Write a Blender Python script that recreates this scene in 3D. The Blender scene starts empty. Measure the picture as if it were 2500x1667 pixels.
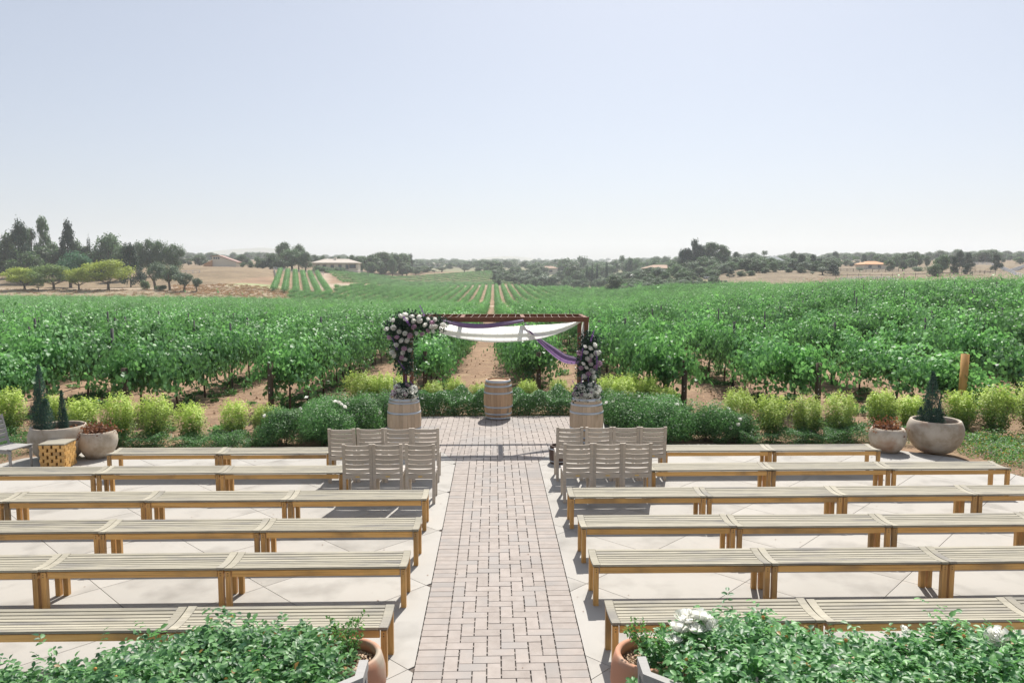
import bpy, math, random
import numpy as np
from mathutils import Vector, Matrix, Quaternion
S = bpy.context.scene
R = math.radians
# ---------------------------------------------------------------- camera, world, sun, exposure
cam = bpy.data.cameras.new("camera"); camo = bpy.data.objects.new("camera", cam)
S.collection.objects.link(camo); S.camera = camo
cam.sensor_width = 36.0; cam.lens = 26.44; cam.clip_start = 0.1; cam.clip_end = 9000
camo.location = (-0.058, 0.0, 3.4)
camo.rotation_euler = (R(90 - 5.12), 0, R(-1.385))
SUN_EL, SUN_AZ = 53.0, 15.0
w = bpy.data.worlds.new("World"); S.world = w; w.use_nodes = True
nt = w.node_tree; nt.nodes.clear()
sky = nt.nodes.new("ShaderNodeTexSky"); sky.sky_type = 'NISHITA'; sky.sun_disc = False
sky.sun_elevation = R(SUN_EL); sky.sun_rotation = R(SUN_AZ); sky.altitude = 300
sky.air_density = 0.9; sky.dust_density = 2.6; sky.ozone_density = 3.0
hs = nt.nodes.new("ShaderNodeHueSaturation"); hs.inputs['Saturation'].default_value = 0.74; pale = nt.nodes.new('ShaderNodeMixRGB'); pale.inputs[0].default_value = .25; pale.inputs[2].default_value = (7.2, 7.6, 8.2, 1); hs.inputs['Value'].default_value = 1.0
bg = nt.nodes.new("ShaderNodeBackground"); bg.inputs['Strength'].default_value = 0.084
wo = nt.nodes.new("ShaderNodeOutputWorld")
nt.links.new(sky.outputs[0], hs.inputs['Color']); nt.links.new(hs.outputs[0], pale.inputs[1]); nt.links.new(pale.outputs[0], bg.inputs[0]); nt.links.new(bg.outputs[0], wo.inputs[0])
sl = bpy.data.lights.new("sun", 'SUN'); sl.energy = 5.0; sl.angle = R(0.5); sl.color = (1.0, 0.955, 0.89)
so = bpy.data.objects.new("sun", sl); S.collection.objects.link(so)
ce = math.cos(R(SUN_EL))
so.rotation_euler = Vector((-math.sin(R(SUN_AZ))*ce, -math.cos(R(SUN_AZ))*ce, -math.sin(R(SUN_EL)))).to_track_quat('-Z', 'Y').to_euler()
S.view_settings.view_transform = 'Standard'; S.view_settings.look = 'None'
S.view_settings.exposure = 0.43; S.view_settings.gamma = 1.0; S.view_settings.use_curve_mapping = False
S.render.engine = 'CYCLES'
S.cycles.max_bounces = 6; S.cycles.diffuse_bounces = 3; S.cycles.glossy_bounces = 2; S.cycles.transmission_bounces = 4
S.cycles.volume_bounces = 1; S.cycles.transparent_max_bounces = 6; S.cycles.caustics_reflective = False; S.cycles.caustics_refractive = False

# ---------------------------------------------------------------- helpers
rng = np.random.default_rng(11); random.seed(7)
C = S.collection
def lk(o, parent=None):
    C.objects.link(o)
    if parent is not None: o.parent = parent
    return o
def tag(o, label=None, cat=None, group=None, kind=None):
    if label: o['label'] = label
    if cat: o['category'] = cat
    if group: o['group'] = group
    if kind: o['kind'] = kind
    return o
def empty(name, loc=(0, 0, 0), rz=0.0, label=None, cat=None, group=None, scale=None):
    o = bpy.data.objects.new(name, None); lk(o); o.empty_display_size = 0.2
    o.location = loc; o.rotation_euler = (0, 0, rz)
    if scale: o.scale = scale
    return tag(o, label, cat, group)
def part(name, mesh, parent, loc=(0, 0, 0), rz=0.0, label=None):
    o = bpy.data.objects.new(name, mesh); lk(o, parent); o.location = loc; o.rotation_euler = (0, 0, rz)
    if label: o['label'] = label
    return o
def copy_tree(o, parent=None):
    c = o.copy(); C.objects.link(c)
    if parent is not None: c.parent = parent
    for ch in list(o.children): copy_tree(ch, c)
    return c
def ordn(n):
    a = ['zeroth','first','second','third','fourth','fifth','sixth','seventh','eighth','ninth','tenth','eleventh','twelfth','thirteenth','fourteenth','fifteenth','sixteenth','seventeenth','eighteenth','nineteenth','twentieth']
    if n <= 20: return a[n]
    t = {2:'twenty',3:'thirty',4:'forty',5:'fifty',6:'sixty'}[n//10]
    return (t+'-'+a[n % 10]) if n % 10 else {30:'thirtieth',40:'fortieth',50:'fiftieth',60:'sixtieth'}[n]

class MB:
    def __init__(s): s.v = []; s.f = []; s.m = []; s.sm = []; s.t = []
    def add(s, vs, fs, mi=0, sm=False, tint=0.5):
        b = len(s.v); s.v += [tuple(p) for p in vs]; s.t += [tint]*len(vs)
        for f in fs: s.f.append([b+i for i in f]); s.m.append(mi); s.sm.append(sm)
    def box(s, c, d, mi=0, ch=0.0, rot=None, tint=0.5, taper=1.0):
        x, y, z = d[0]/2, d[1]/2, d[2]/2
        if ch <= 0:
            p = [(-x*taper,-y*taper,-z),(x*taper,-y*taper,-z),(x*taper,y*taper,-z),(-x*taper,y*taper,-z),(-x,-y,z),(x,-y,z),(x,y,z),(-x,y,z)]
            f = [(0,3,2,1),(4,5,6,7),(0,1,5,4),(1,2,6,5),(2,3,7,6),(3,0,4,7)]
        else:
            a, b = x-ch, y-ch
            p = [(-x,-y,-z),(x,-y,-z),(x,y,-z),(-x,y,-z),(-x,-y,z-ch),(x,-y,z-ch),(x,y,z-ch),(-x,y,z-ch),(-a,-b,z),(a,-b,z),(a,b,z),(-a,b,z)]
            f = [(0,3,2,1),(8,9,10,11),(0,1,5,4),(1,2,6,5),(2,3,7,6),(3,0,4,7),(4,5,9,8),(5,6,10,9),(6,7,11,10),(7,4,8,11)]
        M = rot if rot is not None else Matrix.Identity(3)
        cv = Vector(c); s.add([cv + M @ Vector(q) for q in p], f, mi, False, tint)
    def tube(s, pts, r, n=8, mi=0, cap=True, sm=True, tint=0.5):
        pts = [Vector(p) for p in pts]; k = len(pts); rr = r if isinstance(r, (list, tuple)) else [r]*k
        vs = []; up = Vector((0, 0, 1))
        for i, p in enumerate(pts):
            d = (pts[min(i+1, k-1)]-pts[max(i-1, 0)]).normalized()
            a = d.cross(up)
            if a.length < 1e-3: a = Vector((1, 0, 0))
            a.normalize(); b = d.cross(a).normalized()
            for j in range(n):
                t = 2*math.pi*j/n; vs.append(p + a*(math.cos(t)*rr[i]) + b*(math.sin(t)*rr[i]))
        fs = []
        for i in range(k-1):
            for j in range(n): fs.append((i*n+j, i*n+(j+1) % n, (i+1)*n+(j+1) % n, (i+1)*n+j))
        if cap: fs.append(tuple(range(n))[::-1]); fs.append(tuple((k-1)*n+j for j in range(n)))
        s.add(vs, fs, mi, sm, tint)
    def lathe(s, prof, n=32, mi=0, c=(0, 0, 0), sm=True, wob=0.0):
        vs = []; k = len(prof)
        for i, (r, z) in enumerate(prof):
            for j in range(n):
                t = 2*math.pi*j/n; q = r*(1+wob*math.sin(2*t+1)+wob*.6*math.sin(3*t))
                vs.append((c[0]+q*math.cos(t), c[1]+q*math.sin(t), c[2]+z))
        fs = [(i*n+j, i*n+(j+1) % n, (i+1)*n+(j+1) % n, (i+1)*n+j) for i in range(k-1) for j in range(n)]
        s.add(vs, fs, mi, sm)
    def prism(s, poly, z0, z1, mi=0, ch=0.0, tint=0.5):
        n = len(poly); cx = sum(p[0] for p in poly)/n; cy = sum(p[1] for p in poly)/n
        vs = [(p[0], p[1], z0) for p in poly]+[(p[0], p[1], z1) for p in poly]
        fs = [tuple(range(n))[::-1], tuple(range(n, 2*n))]+[(i, (i+1) % n, n+(i+1) % n, n+i) for i in range(n)]
        s.add(vs, fs, mi, False, tint)
    def mesh(s, name, mats):
        me = bpy.data.meshes.new(name); me.from_pydata(s.v, [], s.f)
        for m in (mats if isinstance(mats, (list, tuple)) else [mats]): me.materials.append(m)
        me.polygons.foreach_set('material_index', s.m); me.polygons.foreach_set('use_smooth', s.sm)
        a = me.attributes.new('tint', 'FLOAT', 'POINT'); a.data.foreach_set('value', s.t)
        me.update(); return me
    def obj(s, name, mats, parent=None, loc=(0, 0, 0), rz=0.0): return part(name, s.mesh(name, mats), parent, loc, rz)

# leaf-cloud meshes -------------------------------------------------
LEAF = {
 'grape': (np.array([(0,.42,.03),(0,0,0),(-.48,.12,.13),(-.52,.6,.12),(0,1.0,-.06),(.52,.6,.12),(.48,.12,.13)]), [(0,1,2),(0,2,3),(0,3,4),(0,4,5),(0,5,6),(0,6,1)]),
 'oval': (np.array([(0,0,0),(-.3,.5,.1),(0,1,-.05),(.3,.5,.1)]), [(0,1,2),(0,2,3)]),
 'oval4': (np.array([(0,0,0),(-.27,.3,.09),(-.25,.68,.08),(0,1,-.1),(.25,.68,.08),(.27,.3,.09),(0,.5,-.0)]), [(0,1,6),(1,2,6),(2,3,6),(3,4,6),(4,5,6),(5,0,6)]),
 'thin': (np.array([(0,0,0),(-.1,.5,.02),(0,1,-.04),(.1,.5,.02)]), [(0,1,2),(0,2,3)]),
}
def norm(a): return a/np.maximum(np.linalg.norm(a, axis=1, keepdims=True), 1e-6)
def leaf_mesh(name, P, N, T, size, mats, kind='oval', tint=None, midx=None):
    """P points, N leaf normals, T tip directions, size array"""
    tv, tf = LEAF[kind]; n = len(P); k = len(tv)
    N = norm(N); T = T-N*np.sum(T*N, axis=1, keepdims=True); T = norm(T); X = np.cross(T, N)
    V = P[:, None, :] + size[:, None, None]*(X[:, None, :]*tv[None, :, 0:1] + T[:, None, :]*tv[None, :, 1:2] + N[:, None, :]*tv[None, :, 2:3])
    F = np.array(tf); nf = len(F)
    me = bpy.data.meshes.new(name); me.vertices.add(n*k); me.vertices.foreach_set('co', V.astype(np.float32).ravel())
    idx = (F[None]+(np.arange(n)*k)[:, None, None]).reshape(-1)
    me.loops.add(len(idx)); me.loops.foreach_set('vertex_index', idx.astype(np.int32))
    me.polygons.add(n*nf); me.polygons.foreach_set('loop_start', np.arange(0, len(idx), 3).astype(np.int32))
    for m in (mats if isinstance(mats, (list, tuple)) else [mats]): me.materials.append(m)
    if midx is not None: me.polygons.foreach_set('material_index', np.repeat(midx, nf).astype(np.int32))
    t = rng.random(n) if tint is None else np.clip(tint, 0, 1)
    a = me.attributes.new('tint', 'FLOAT', 'POINT'); a.data.foreach_set('value', np.repeat(t, k).astype(np.float32))
    me.update(calc_edges=True); me.validate(); return me
def rdir(n):
    return norm(rng.normal(size=(n, 3)))
def blobs(bl, n, inner=.72, outer=1.05):
    """leaf points spread near the surface of ellipsoids (cx,cy,cz,rx,ry,rz)"""
    bl = np.array(bl, float); ar = (bl[:, 3]*bl[:, 4]+bl[:, 4]*bl[:, 5]+bl[:, 3]*bl[:, 5]); i = rng.choice(len(bl), n, p=ar/ar.sum())
    d = rdir(n); r = rng.uniform(inner**2, outer**2, n)**.5
    P = bl[i, :3]+d*bl[i, 3:]*r[:, None]; N = norm(d/bl[i, 3:]); return P, N

# ---------------------------------------------------------------- materials
def mat(name):
    m = bpy.data.materials.new(name); m.use_nodes = True; nt = m.node_tree; nt.nodes.clear()
    return m, nt, nt.nodes, nt.links
def N_(ns, t, **k):
    n = ns.new(t)
    for a, b in k.items():
        if hasattr(n, a): setattr(n, a, b)
    return n
def ramp(ns, cols, pos=None):
    r = ns.new('ShaderNodeValToRGB'); e = r.color_ramp.elements
    pos = pos or [i/(len(cols)-1) for i in range(len(cols))]
    while len(e) < len(cols): e.new(.5)
    for i, c in enumerate(cols): e[i].position = pos[i]; e[i].color = (*c, 1)
    return r
def surf(name, cols, pos=None, scale=6.0, stretch=(1, 1, 1), rough=.7, bump=.25, bscale=40, detail=6, rnd=.12, tintw=0.0, coat=0.0, metal=0.0, spec=.4, blot=None, bdist=.004, coord='Object'):
    """procedural surface: noise between colours, per-object and per-piece variation, bump"""
    m, nt, ns, L = mat(name)
    out = ns.new('ShaderNodeOutputMaterial'); b = ns.new('ShaderNodeBsdfPrincipled'); L.new(b.outputs[0], out.inputs[0])
    tc = ns.new('ShaderNodeTexCoord'); mp = ns.new('ShaderNodeMapping'); mp.inputs['Scale'].default_value = stretch
    oi = ns.new('ShaderNodeObjectInfo'); va = ns.new('ShaderNodeVectorMath'); va.operation = 'MULTIPLY_ADD'
    L.new(oi.outputs['Random'], va.inputs[0]); va.inputs[1].default_value = (37, 17, 29); L.new(tc.outputs[coord], va.inputs[2]); L.new(va.outputs[0], mp.inputs[0])
    no = ns.new('ShaderNodeTexNoise'); no.inputs['Scale'].default_value = scale; no.inputs['Detail'].default_value = detail; no.inputs['Roughness'].default_value = .62
    L.new(mp.outputs[0], no.inputs['Vector']); rp = ramp(ns, cols, pos)
    L.new(no.outputs[0], rp.inputs[0]); col = rp.outputs[0]
    if blot:   # (colour, scale, low, high)
        n2 = ns.new('ShaderNodeTexNoise'); n2.inputs['Scale'].default_value = blot[1]; n2.inputs['Detail'].default_value = 5; L.new(va.outputs[0], n2.inputs['Vector'])
        mr = ns.new('ShaderNodeMapRange'); mr.inputs[1].default_value = blot[2]; mr.inputs[2].default_value = blot[3]; L.new(n2.outputs[0], mr.inputs[0])
        mx = ns.new('ShaderNodeMixRGB'); L.new(mr.outputs[0], mx.inputs[0]); L.new(col, mx.inputs[1]); mx.inputs[2].default_value = (*blot[0], 1); col = mx.outputs[0]
    # value variation by object random and tint
    at = ns.new('ShaderNodeAttribute'); at.attribute_name = 'tint'
    a1 = ns.new('ShaderNodeMath'); a1.operation = 'MULTIPLY_ADD'; L.new(oi.outputs['Random'], a1.inputs[0]); a1.inputs[1].default_value = rnd*2; a1.inputs[2].default_value = 1-rnd
    a2 = ns.new('ShaderNodeMath'); a2.operation = 'MULTIPLY_ADD'; L.new(at.outputs['Fac'], a2.inputs[0]); a2.inputs[1].default_value = tintw*2; a2.inputs[2].default_value = -tintw
    a3 = ns.new('ShaderNodeMath'); a3.operation = 'ADD'; L.new(a1.outputs[0], a3.inputs[0]); L.new(a2.outputs[0], a3.inputs[1])
    hv = ns.new('ShaderNodeHueSaturation'); L.new(a3.outputs[0], hv.inputs['Value']); L.new(col, hv.inputs['Color']); L.new(hv.outputs[0], b.inputs['Base Color'])
    b.inputs['Roughness'].default_value = rough; b.inputs['Metallic'].default_value = metal; b.inputs['Specular IOR Level'].default_value = spec
    if bump:
        n3 = ns.new('ShaderNodeTexNoise'); n3.inputs['Scale'].default_value = bscale; n3.inputs['Detail'].default_value = 8; L.new(mp.outputs[0], n3.inputs['Vector'])
        bp = ns.new('ShaderNodeBump'); bp.inputs['Strength'].default_value = bump; bp.inputs['Distance'].default_value = bdist
        L.new(n3.outputs[0], bp.inputs['Height']); L.new(bp.outputs[0], b.inputs['Normal'])
    return m
def leafmat(name, c1, c2, tr, trans=.38, rough=.42, spec=.5, rnd=.15, c3=None):
    m, nt, ns, L = mat(name)
    out = ns.new('ShaderNodeOutputMaterial'); b = ns.new('ShaderNodeBsdfPrincipled'); tl = ns.new('ShaderNodeBsdfTranslucent'); mx = ns.new('ShaderNodeMixShader')
    mx.inputs[0].default_value = trans; L.new(b.outputs[0], mx.inputs[1]); L.new(tl.outputs[0], mx.inputs[2]); L.new(mx.outputs[0], out.inputs[0])
    at = ns.new('ShaderNodeAttribute'); at.attribute_name = 'tint'
    rp = ramp(ns, [c1, c2] if c3 is None else [c1, c2, c3], None if c3 is None else [0, .9, 1]); L.new(at.outputs['Fac'], rp.inputs[0])
    oi = ns.new('ShaderNodeObjectInfo'); a1 = ns.new('ShaderNodeMath'); a1.operation = 'MULTIPLY_ADD'; L.new(oi.outputs['Random'], a1.inputs[0]); a1.inputs[1].default_value = rnd*2; a1.inputs[2].default_value = 1-rnd
    hv = ns.new('ShaderNodeHueSaturation'); L.new(a1.outputs[0], hv.inputs['Value']); L.new(rp.outputs[0], hv.inputs['Color']); L.new(hv.outputs[0], b.inputs['Base Color'])
    r2 = ramp(ns, [tuple(x*.75 for x in tr), tuple(min(1, x*1.2) for x in tr)]); L.new(at.outputs['Fac'], r2.inputs[0])
    h2 = ns.new('ShaderNodeHueSaturation'); L.new(a1.outputs[0], h2.inputs['Value']); L.new(r2.outputs[0], h2.inputs['Color']); L.new(h2.outputs[0], tl.inputs['Color'])
    b.inputs['Roughness'].default_value = rough; b.inputs['Specular IOR Level'].default_value = spec
    return m
def plain(name, col, rough=.6, metal=0.0, spec=.4):
    return surf(name, [tuple(c*.88 for c in col), tuple(min(1, c*1.1) for c in col)], scale=9, rough=rough, metal=metal, spec=spec, bump=.1, rnd=.04)

M = {}
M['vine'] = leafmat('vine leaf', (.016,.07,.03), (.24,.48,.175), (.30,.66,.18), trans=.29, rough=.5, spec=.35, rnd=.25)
M['box'] = leafmat('boxwood leaf', (.04,.13,.04), (.58,.68,.17), (.55,.72,.17), trans=.36, rough=.5, spec=.3)
M['bush'] = leafmat('shrub leaf', (.02,.085,.035), (.17,.32,.10), (.17,.42,.11), trans=.34, rough=.5)
M['hedge'] = leafmat('hedge leaf', (.02,.085,.03), (.13,.27,.08), (.16,.40,.10), trans=.3, rough=.4)
M['rose_leaf'] = leafmat('rose leaf', (.02,.09,.04), (.19,.40,.13), (.26,.60,.18), trans=.32, rough=.45, spec=.45, c3=(.35,.17,.05))
M['juniper'] = leafmat('juniper needles', (.02,.06,.045), (.055,.12,.085), (.05,.14,.08), trans=.2, rough=.6)
M['dry'] = leafmat('dry leaf', (.11,.04,.02), (.26,.13,.065), (.3,.12,.05), trans=.25, rough=.7)
M['weed'] = leafmat('weed leaf', (.05,.13,.035), (.14,.24,.08), (.2,.4,.12), trans=.35, rough=.6)
M['straw'] = leafmat('straw', (.34,.2,.1), (.62,.43,.25), (.5,.32,.16), trans=.15, rough=.8)
M['oak'] = leafmat('oak leaf', (.018,.05,.025), (.10,.155,.065), (.13,.24,.08), trans=.32, rough=.55, rnd=.3)
M['pine'] = leafmat('pine needles', (.016,.045,.028), (.04,.085,.045), (.05,.11,.045), trans=.18, rough=.6, rnd=.22)
M['pepper'] = leafmat('pepper tree leaf', (.06,.11,.055), (.13,.2,.1), (.16,.27,.11), trans=.28, rough=.55, rnd=.2)
M['olive'] = leafmat('olive leaf', (.08,.13,.08), (.18,.24,.16), (.16,.25,.12), trans=.22, rough=.5, rnd=.15)
M['paloverde'] = leafmat('yellow green leaf', (.2,.28,.04), (.46,.52,.1), (.5,.6,.1), trans=.35, rough=.6)
M['paloverdegreen'] = leafmat('light green leaf', (.12,.2,.05), (.24,.34,.1), (.28,.42,.12), trans=.33, rough=.6)
M['mesquite'] = leafmat('blue green leaf', (.03,.10,.05), (.085,.21,.115), (.1,.26,.12), trans=.3, rough=.6)
M['lantana'] = leafmat('lantana leaf', (.04,.13,.03), (.13,.28,.07), (.2,.45,.1), trans=.35, rough=.5)
M['bark'] = surf('vine bark', [(.05,.028,.018),(.13,.075,.045)], scale=14, stretch=(1,1,.15), rough=.9, bump=.7, bscale=30)
M['tbark'] = surf('tree bark', [(.1,.07,.05),(.2,.15,.11)], scale=4, rough=.9, bump=.4, bscale=8)
M['teak'] = surf('honey teak', [(.46,.24,.075),(.74,.43,.14),(.82,.52,.2)], pos=[.25,.5,.8], scale=8, stretch=(.22,7,7), rough=.5, bump=.3, bscale=30, rnd=.14, blot=((.30,.19,.09), 1.6, .52, .75))
M['teakleg'] = surf('teak legs', [(.42,.22,.07),(.70,.41,.14)], pos=[.3,.65], scale=8, stretch=(7,7,.3), rough=.5, bump=.3, bscale=30, rnd=.14, blot=((.22,.15,.075), 1.5, .5, .72))
M['teaktop'] = surf('weathered teak top', [(.21,.19,.14),(.355,.325,.25),(.43,.395,.31)], pos=[.25,.5,.75], scale=9, stretch=(.28,8,8), rough=.75, bump=.5, bscale=40, rnd=.14, blot=((.22,.205,.18), 1.5, .52, .72))
M['greywood'] = surf('grey chair wood', [(.33,.285,.23),(.50,.44,.365),(.56,.50,.43)], scale=10, stretch=(.5,6,6), rough=.75, bump=.45, bscale=40, rnd=.14)
M['seatlit'] = surf('sunlit seat wood', [(0.468,0.425,0.383),(0.578,0.544,0.501)], scale=9, stretch=(.5,6,6), rough=.75, bump=.3, bscale=40, rnd=.05)  # paler than the chair frame, strong sunlight painted into the seat colour
M['silverwood'] = surf('silver grey wood', [(0.270,0.261,0.248),(0.414,0.401,0.378)], scale=9, stretch=(.5,6,6), rough=.8, bump=.4, bscale=40, rnd=.08)
M['peg_and_shade'] = plain('dark peg', (.06,.035,.02))  # leg pegs, and the painted shade inside the block stool
M['brass'] = plain('brass plate', (.7,.5,.16), rough=.3, metal=.8)
M['concrete'] = surf('patio concrete', [(.33,.312,.283),(.388,.37,.338),(.425,.407,.375)], scale=1.1, rough=.8, bump=.3, bscale=90, bdist=.002, rnd=.05, blot=((.265,.25,.225), 2.1, .50, .76))
M['joint'] = plain('dark joint sand', (.12,.10,.085), rough=.95)
M['gap'] = surf('black gravel in joints', [(.02,.018,.016),(.10,.085,.07)], scale=90, rough=.95, bump=.6, bscale=120)
M['brick'] = surf('brick pavers', [(.29,.25,.222),(.355,.312,.28),(.40,.357,.325)], pos=[.25,.5,.8], scale=7, rough=.88, bump=.5, bscale=160, bdist=.003, rnd=.06, tintw=.06, blot=((.315,.29,.27), 1.3, .48, .62))
M['stave'] = surf('pale oak staves', [(0.440,0.308,0.194),(0.563,0.422,0.290),(0.616,0.484,0.352)], scale=6, stretch=(4,4,.35), rough=.65, bump=.25, bscale=30, rnd=.13, blot=((0.370,0.264,0.167), 2.0, .58, .75))
M['stave2'] = surf('aged oak staves', [(.34,.20,.11),(.50,.33,.20),(.58,.41,.27)], scale=6, stretch=(4,4,.35), rough=.65, bump=.3, bscale=30, rnd=.15, blot=((.22,.17,.13), 1.8, .52, .7))
M['stave3'] = surf('dark bucket staves', [(.05,.03,.022),(.12,.07,.05)], scale=6, stretch=(4,4,.35), rough=.5, bump=.3, bscale=30, rnd=.1)
M['hoop'] = surf('galvanised hoop', [(.42,.46,.50),(.60,.64,.69)], scale=7, rough=.42, metal=.65, bump=.1, rnd=.05)
M['steel'] = surf('rusty brown steel', [(.13,.05,.028),(.22,.095,.05)], scale=8, rough=.7, metal=.15, bump=.3, bscale=50, rnd=.05)
M['wire'] = plain('thin wire', (.4,.33,.28), rough=.5, metal=.5)
M['terra'] = surf('limewashed terracotta', [(.30,.23,.155),(.50,.43,.345),(.60,.54,.46)], pos=[.3,.52,.75], scale=3.4, rough=.85, bump=.5, bscale=40, rnd=.04, blot=((.36,.22,.14), 2.2, .56, .72))
M['terra2'] = surf('terracotta', [(.42,.20,.12),(.55,.28,.18)], scale=4, rough=.8, bump=.3, bscale=40, rnd=.05, blot=((.42,.35,.27), 3.4, .46, .66))
M['soil'] = surf('potting soil', [(.07,.04,.03),(.18,.10,.07)], scale=30, rough=.95, bump=.9, bscale=50, bdist=.02)
M['pebble'] = surf('tan pebbles', [(.42,.26,.15),(.70,.56,.42)], scale=12, rough=.7, bump=.2, rnd=.1, tintw=.25)
M['post'] = surf('brown trellis post', [(.06,.042,.03),(.14,.095,.062)], scale=6, stretch=(5,5,.4), rough=.85, bump=.4, bscale=30, rnd=.15)
M['postnew'] = surf('new orange post', [(.42,.21,.06),(.56,.31,.1)], scale=6, stretch=(5,5,.4), rough=.7, bump=.3, bscale=30)
M['stake'] = surf('dark line post', [(.05,.05,.05),(.11,.105,.10)], scale=6, rough=.8, bump=.2, rnd=.15)
M['hose'] = plain('black drip hose', (.025,.022,.02), rough=.5)
M['white'] = plain('white knob', (.75,.75,.75), rough=.4)
def cloth(name, c, tr, t):
    m, nt, ns, L = mat(name); out = ns.new('ShaderNodeOutputMaterial'); b = ns.new('ShaderNodeBsdfPrincipled'); tl = ns.new('ShaderNodeBsdfTranslucent'); mx = ns.new('ShaderNodeMixShader')
    mx.inputs[0].default_value = t; L.new(b.outputs[0], mx.inputs[1]); L.new(tl.outputs[0], mx.inputs[2]); L.new(mx.outputs[0], out.inputs[0])
    no = ns.new('ShaderNodeTexNoise'); no.inputs['Scale'].default_value = 30; rp = ramp(ns, [tuple(x*.93 for x in c), c]); L.new(no.outputs[0], rp.inputs[0]); L.new(rp.outputs[0], b.inputs['Base Color'])
    tl.inputs['Color'].default_value = (*tr, 1); b.inputs['Roughness'].default_value = .75; b.inputs['Sheen Weight'].default_value = .2; return m
M['clothw'] = cloth('white chiffon', (.86,.86,.83), (.98,.98,.94), .78)
M['clothp'] = cloth('purple chiffon', (.24,.16,.30), (.27,.16,.34), .4)
def petal(name, c, t=.6): return leafmat(name, tuple(x*.85 for x in c), c, tuple(min(1, x*1.05) for x in c), trans=t, rough=.6, rnd=.06, spec=.2)
M['rosew'] = petal('white petals', (.9,.89,.8)); M['rosem'] = petal('mauve petals', (.66,.46,.58)); M['spike'] = petal('purple petals', (.32,.16,.46)); M['hydr'] = petal('hydrangea petals', (.88,.89,.78))
M['orange'] = petal('orange petals', (.75,.36,.04)); M['violet'] = petal('violet petals', (.36,.18,.42)); M['darkleaf'] = leafmat('dark greenery', (.012,.035,.02), (.035,.09,.045), (.04,.12,.05), trans=.2, rough=.45)
TD = [18, 30, 50, 75, 110, 150, 195, 220, 260, 310, 360, 420, 520, 700, 1000, 1600, 3200]
TT = [-0.95, -0.66, -0.5, -0.35, -0.22, -0.1, 0, 0.12, 0.24, 0.35, 0.5, 0.66, 0.95]
TZ = [[-0.1, -0.2, -0.6, -1.2, -1.9, -2.6, -3.2, -0.6, 1, 4, 7, 11, 15, 20, 27, 38, 70], [-0.1, -0.3, -0.9, -1.6, -2.4, -3.2, -4.0, -1.1, -0.8, 3.4, 7, 9, 12, 17, 24, 36, 70], [-0.1, -0.35, -0.9, -1.7, -2.5, -3.4, -4.1, -1.3, -0.8, 3.0, 7, 8.5, 12, 17, 24, 36, 66], [-0.1, -0.4, -1.0, -1.8, -2.7, -3.6, -4.3, -1.6, 0.5, 4.0, 6.6, 7.5, 10, 15, 22, 34, 62], [-0.1, -0.4, -1.1, -1.9, -2.9, -4.0, -4.8, -3.6, -1.6, 0.5, 3.6, 5.5, 8, 13, 20, 31, 58], [-0.1, -0.4, -1.1, -2.0, -3.1, -4.3, -5.3, -5.2, -4.4, -3.8, -3.3, -1.9, 4.8, 8, 13, 24, 52], [-0.1, -0.4, -1.1, -2.0, -3.1, -4.3, -5.3, -5.4, -5.2, -4.4, -3.6, -2.2, 4.4, 7, 12.5, 24, 52], [-0.1, -0.4, -1.0, -1.9, -2.8, -3.6, -4.2, -4.2, -4.0, -3.4, -3.8, -5.0, -2, 5, 12, 24, 52], [-0.1, -0.3, -0.7, -1.2, -1.7, -1.9, -0.9, -1.6, -2.0, 0.2, 3.2, 4.6, 7, 11, 16, 27, 54], [-0.1, -0.2, -0.2, -0.3, -0.5, -0.5, -0.4, -1.6, 1.0, 4.4, 5.6, 7.5, 10, 14, 20, 32, 58], [-0.1, 0, 0.45, 0.7, 0.4, -0.4, -0.3, 0.4, 2.2, 4.0, 5.2, 7, 10, 15, 22, 34, 60], [-0.1, 0.15, 0.85, 1.0, 0.3, -0.4, -0.6, 0.8, 3.2, 5.2, 7.6, 9.5, 12, 17, 24, 36, 62], [-0.1, 0.3, 1.2, 1.4, 0.8, 0.2, 0, 1.6, 4, 6, 8.5, 11, 15, 20, 27, 38, 64]]
HAZE = .00028
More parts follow.
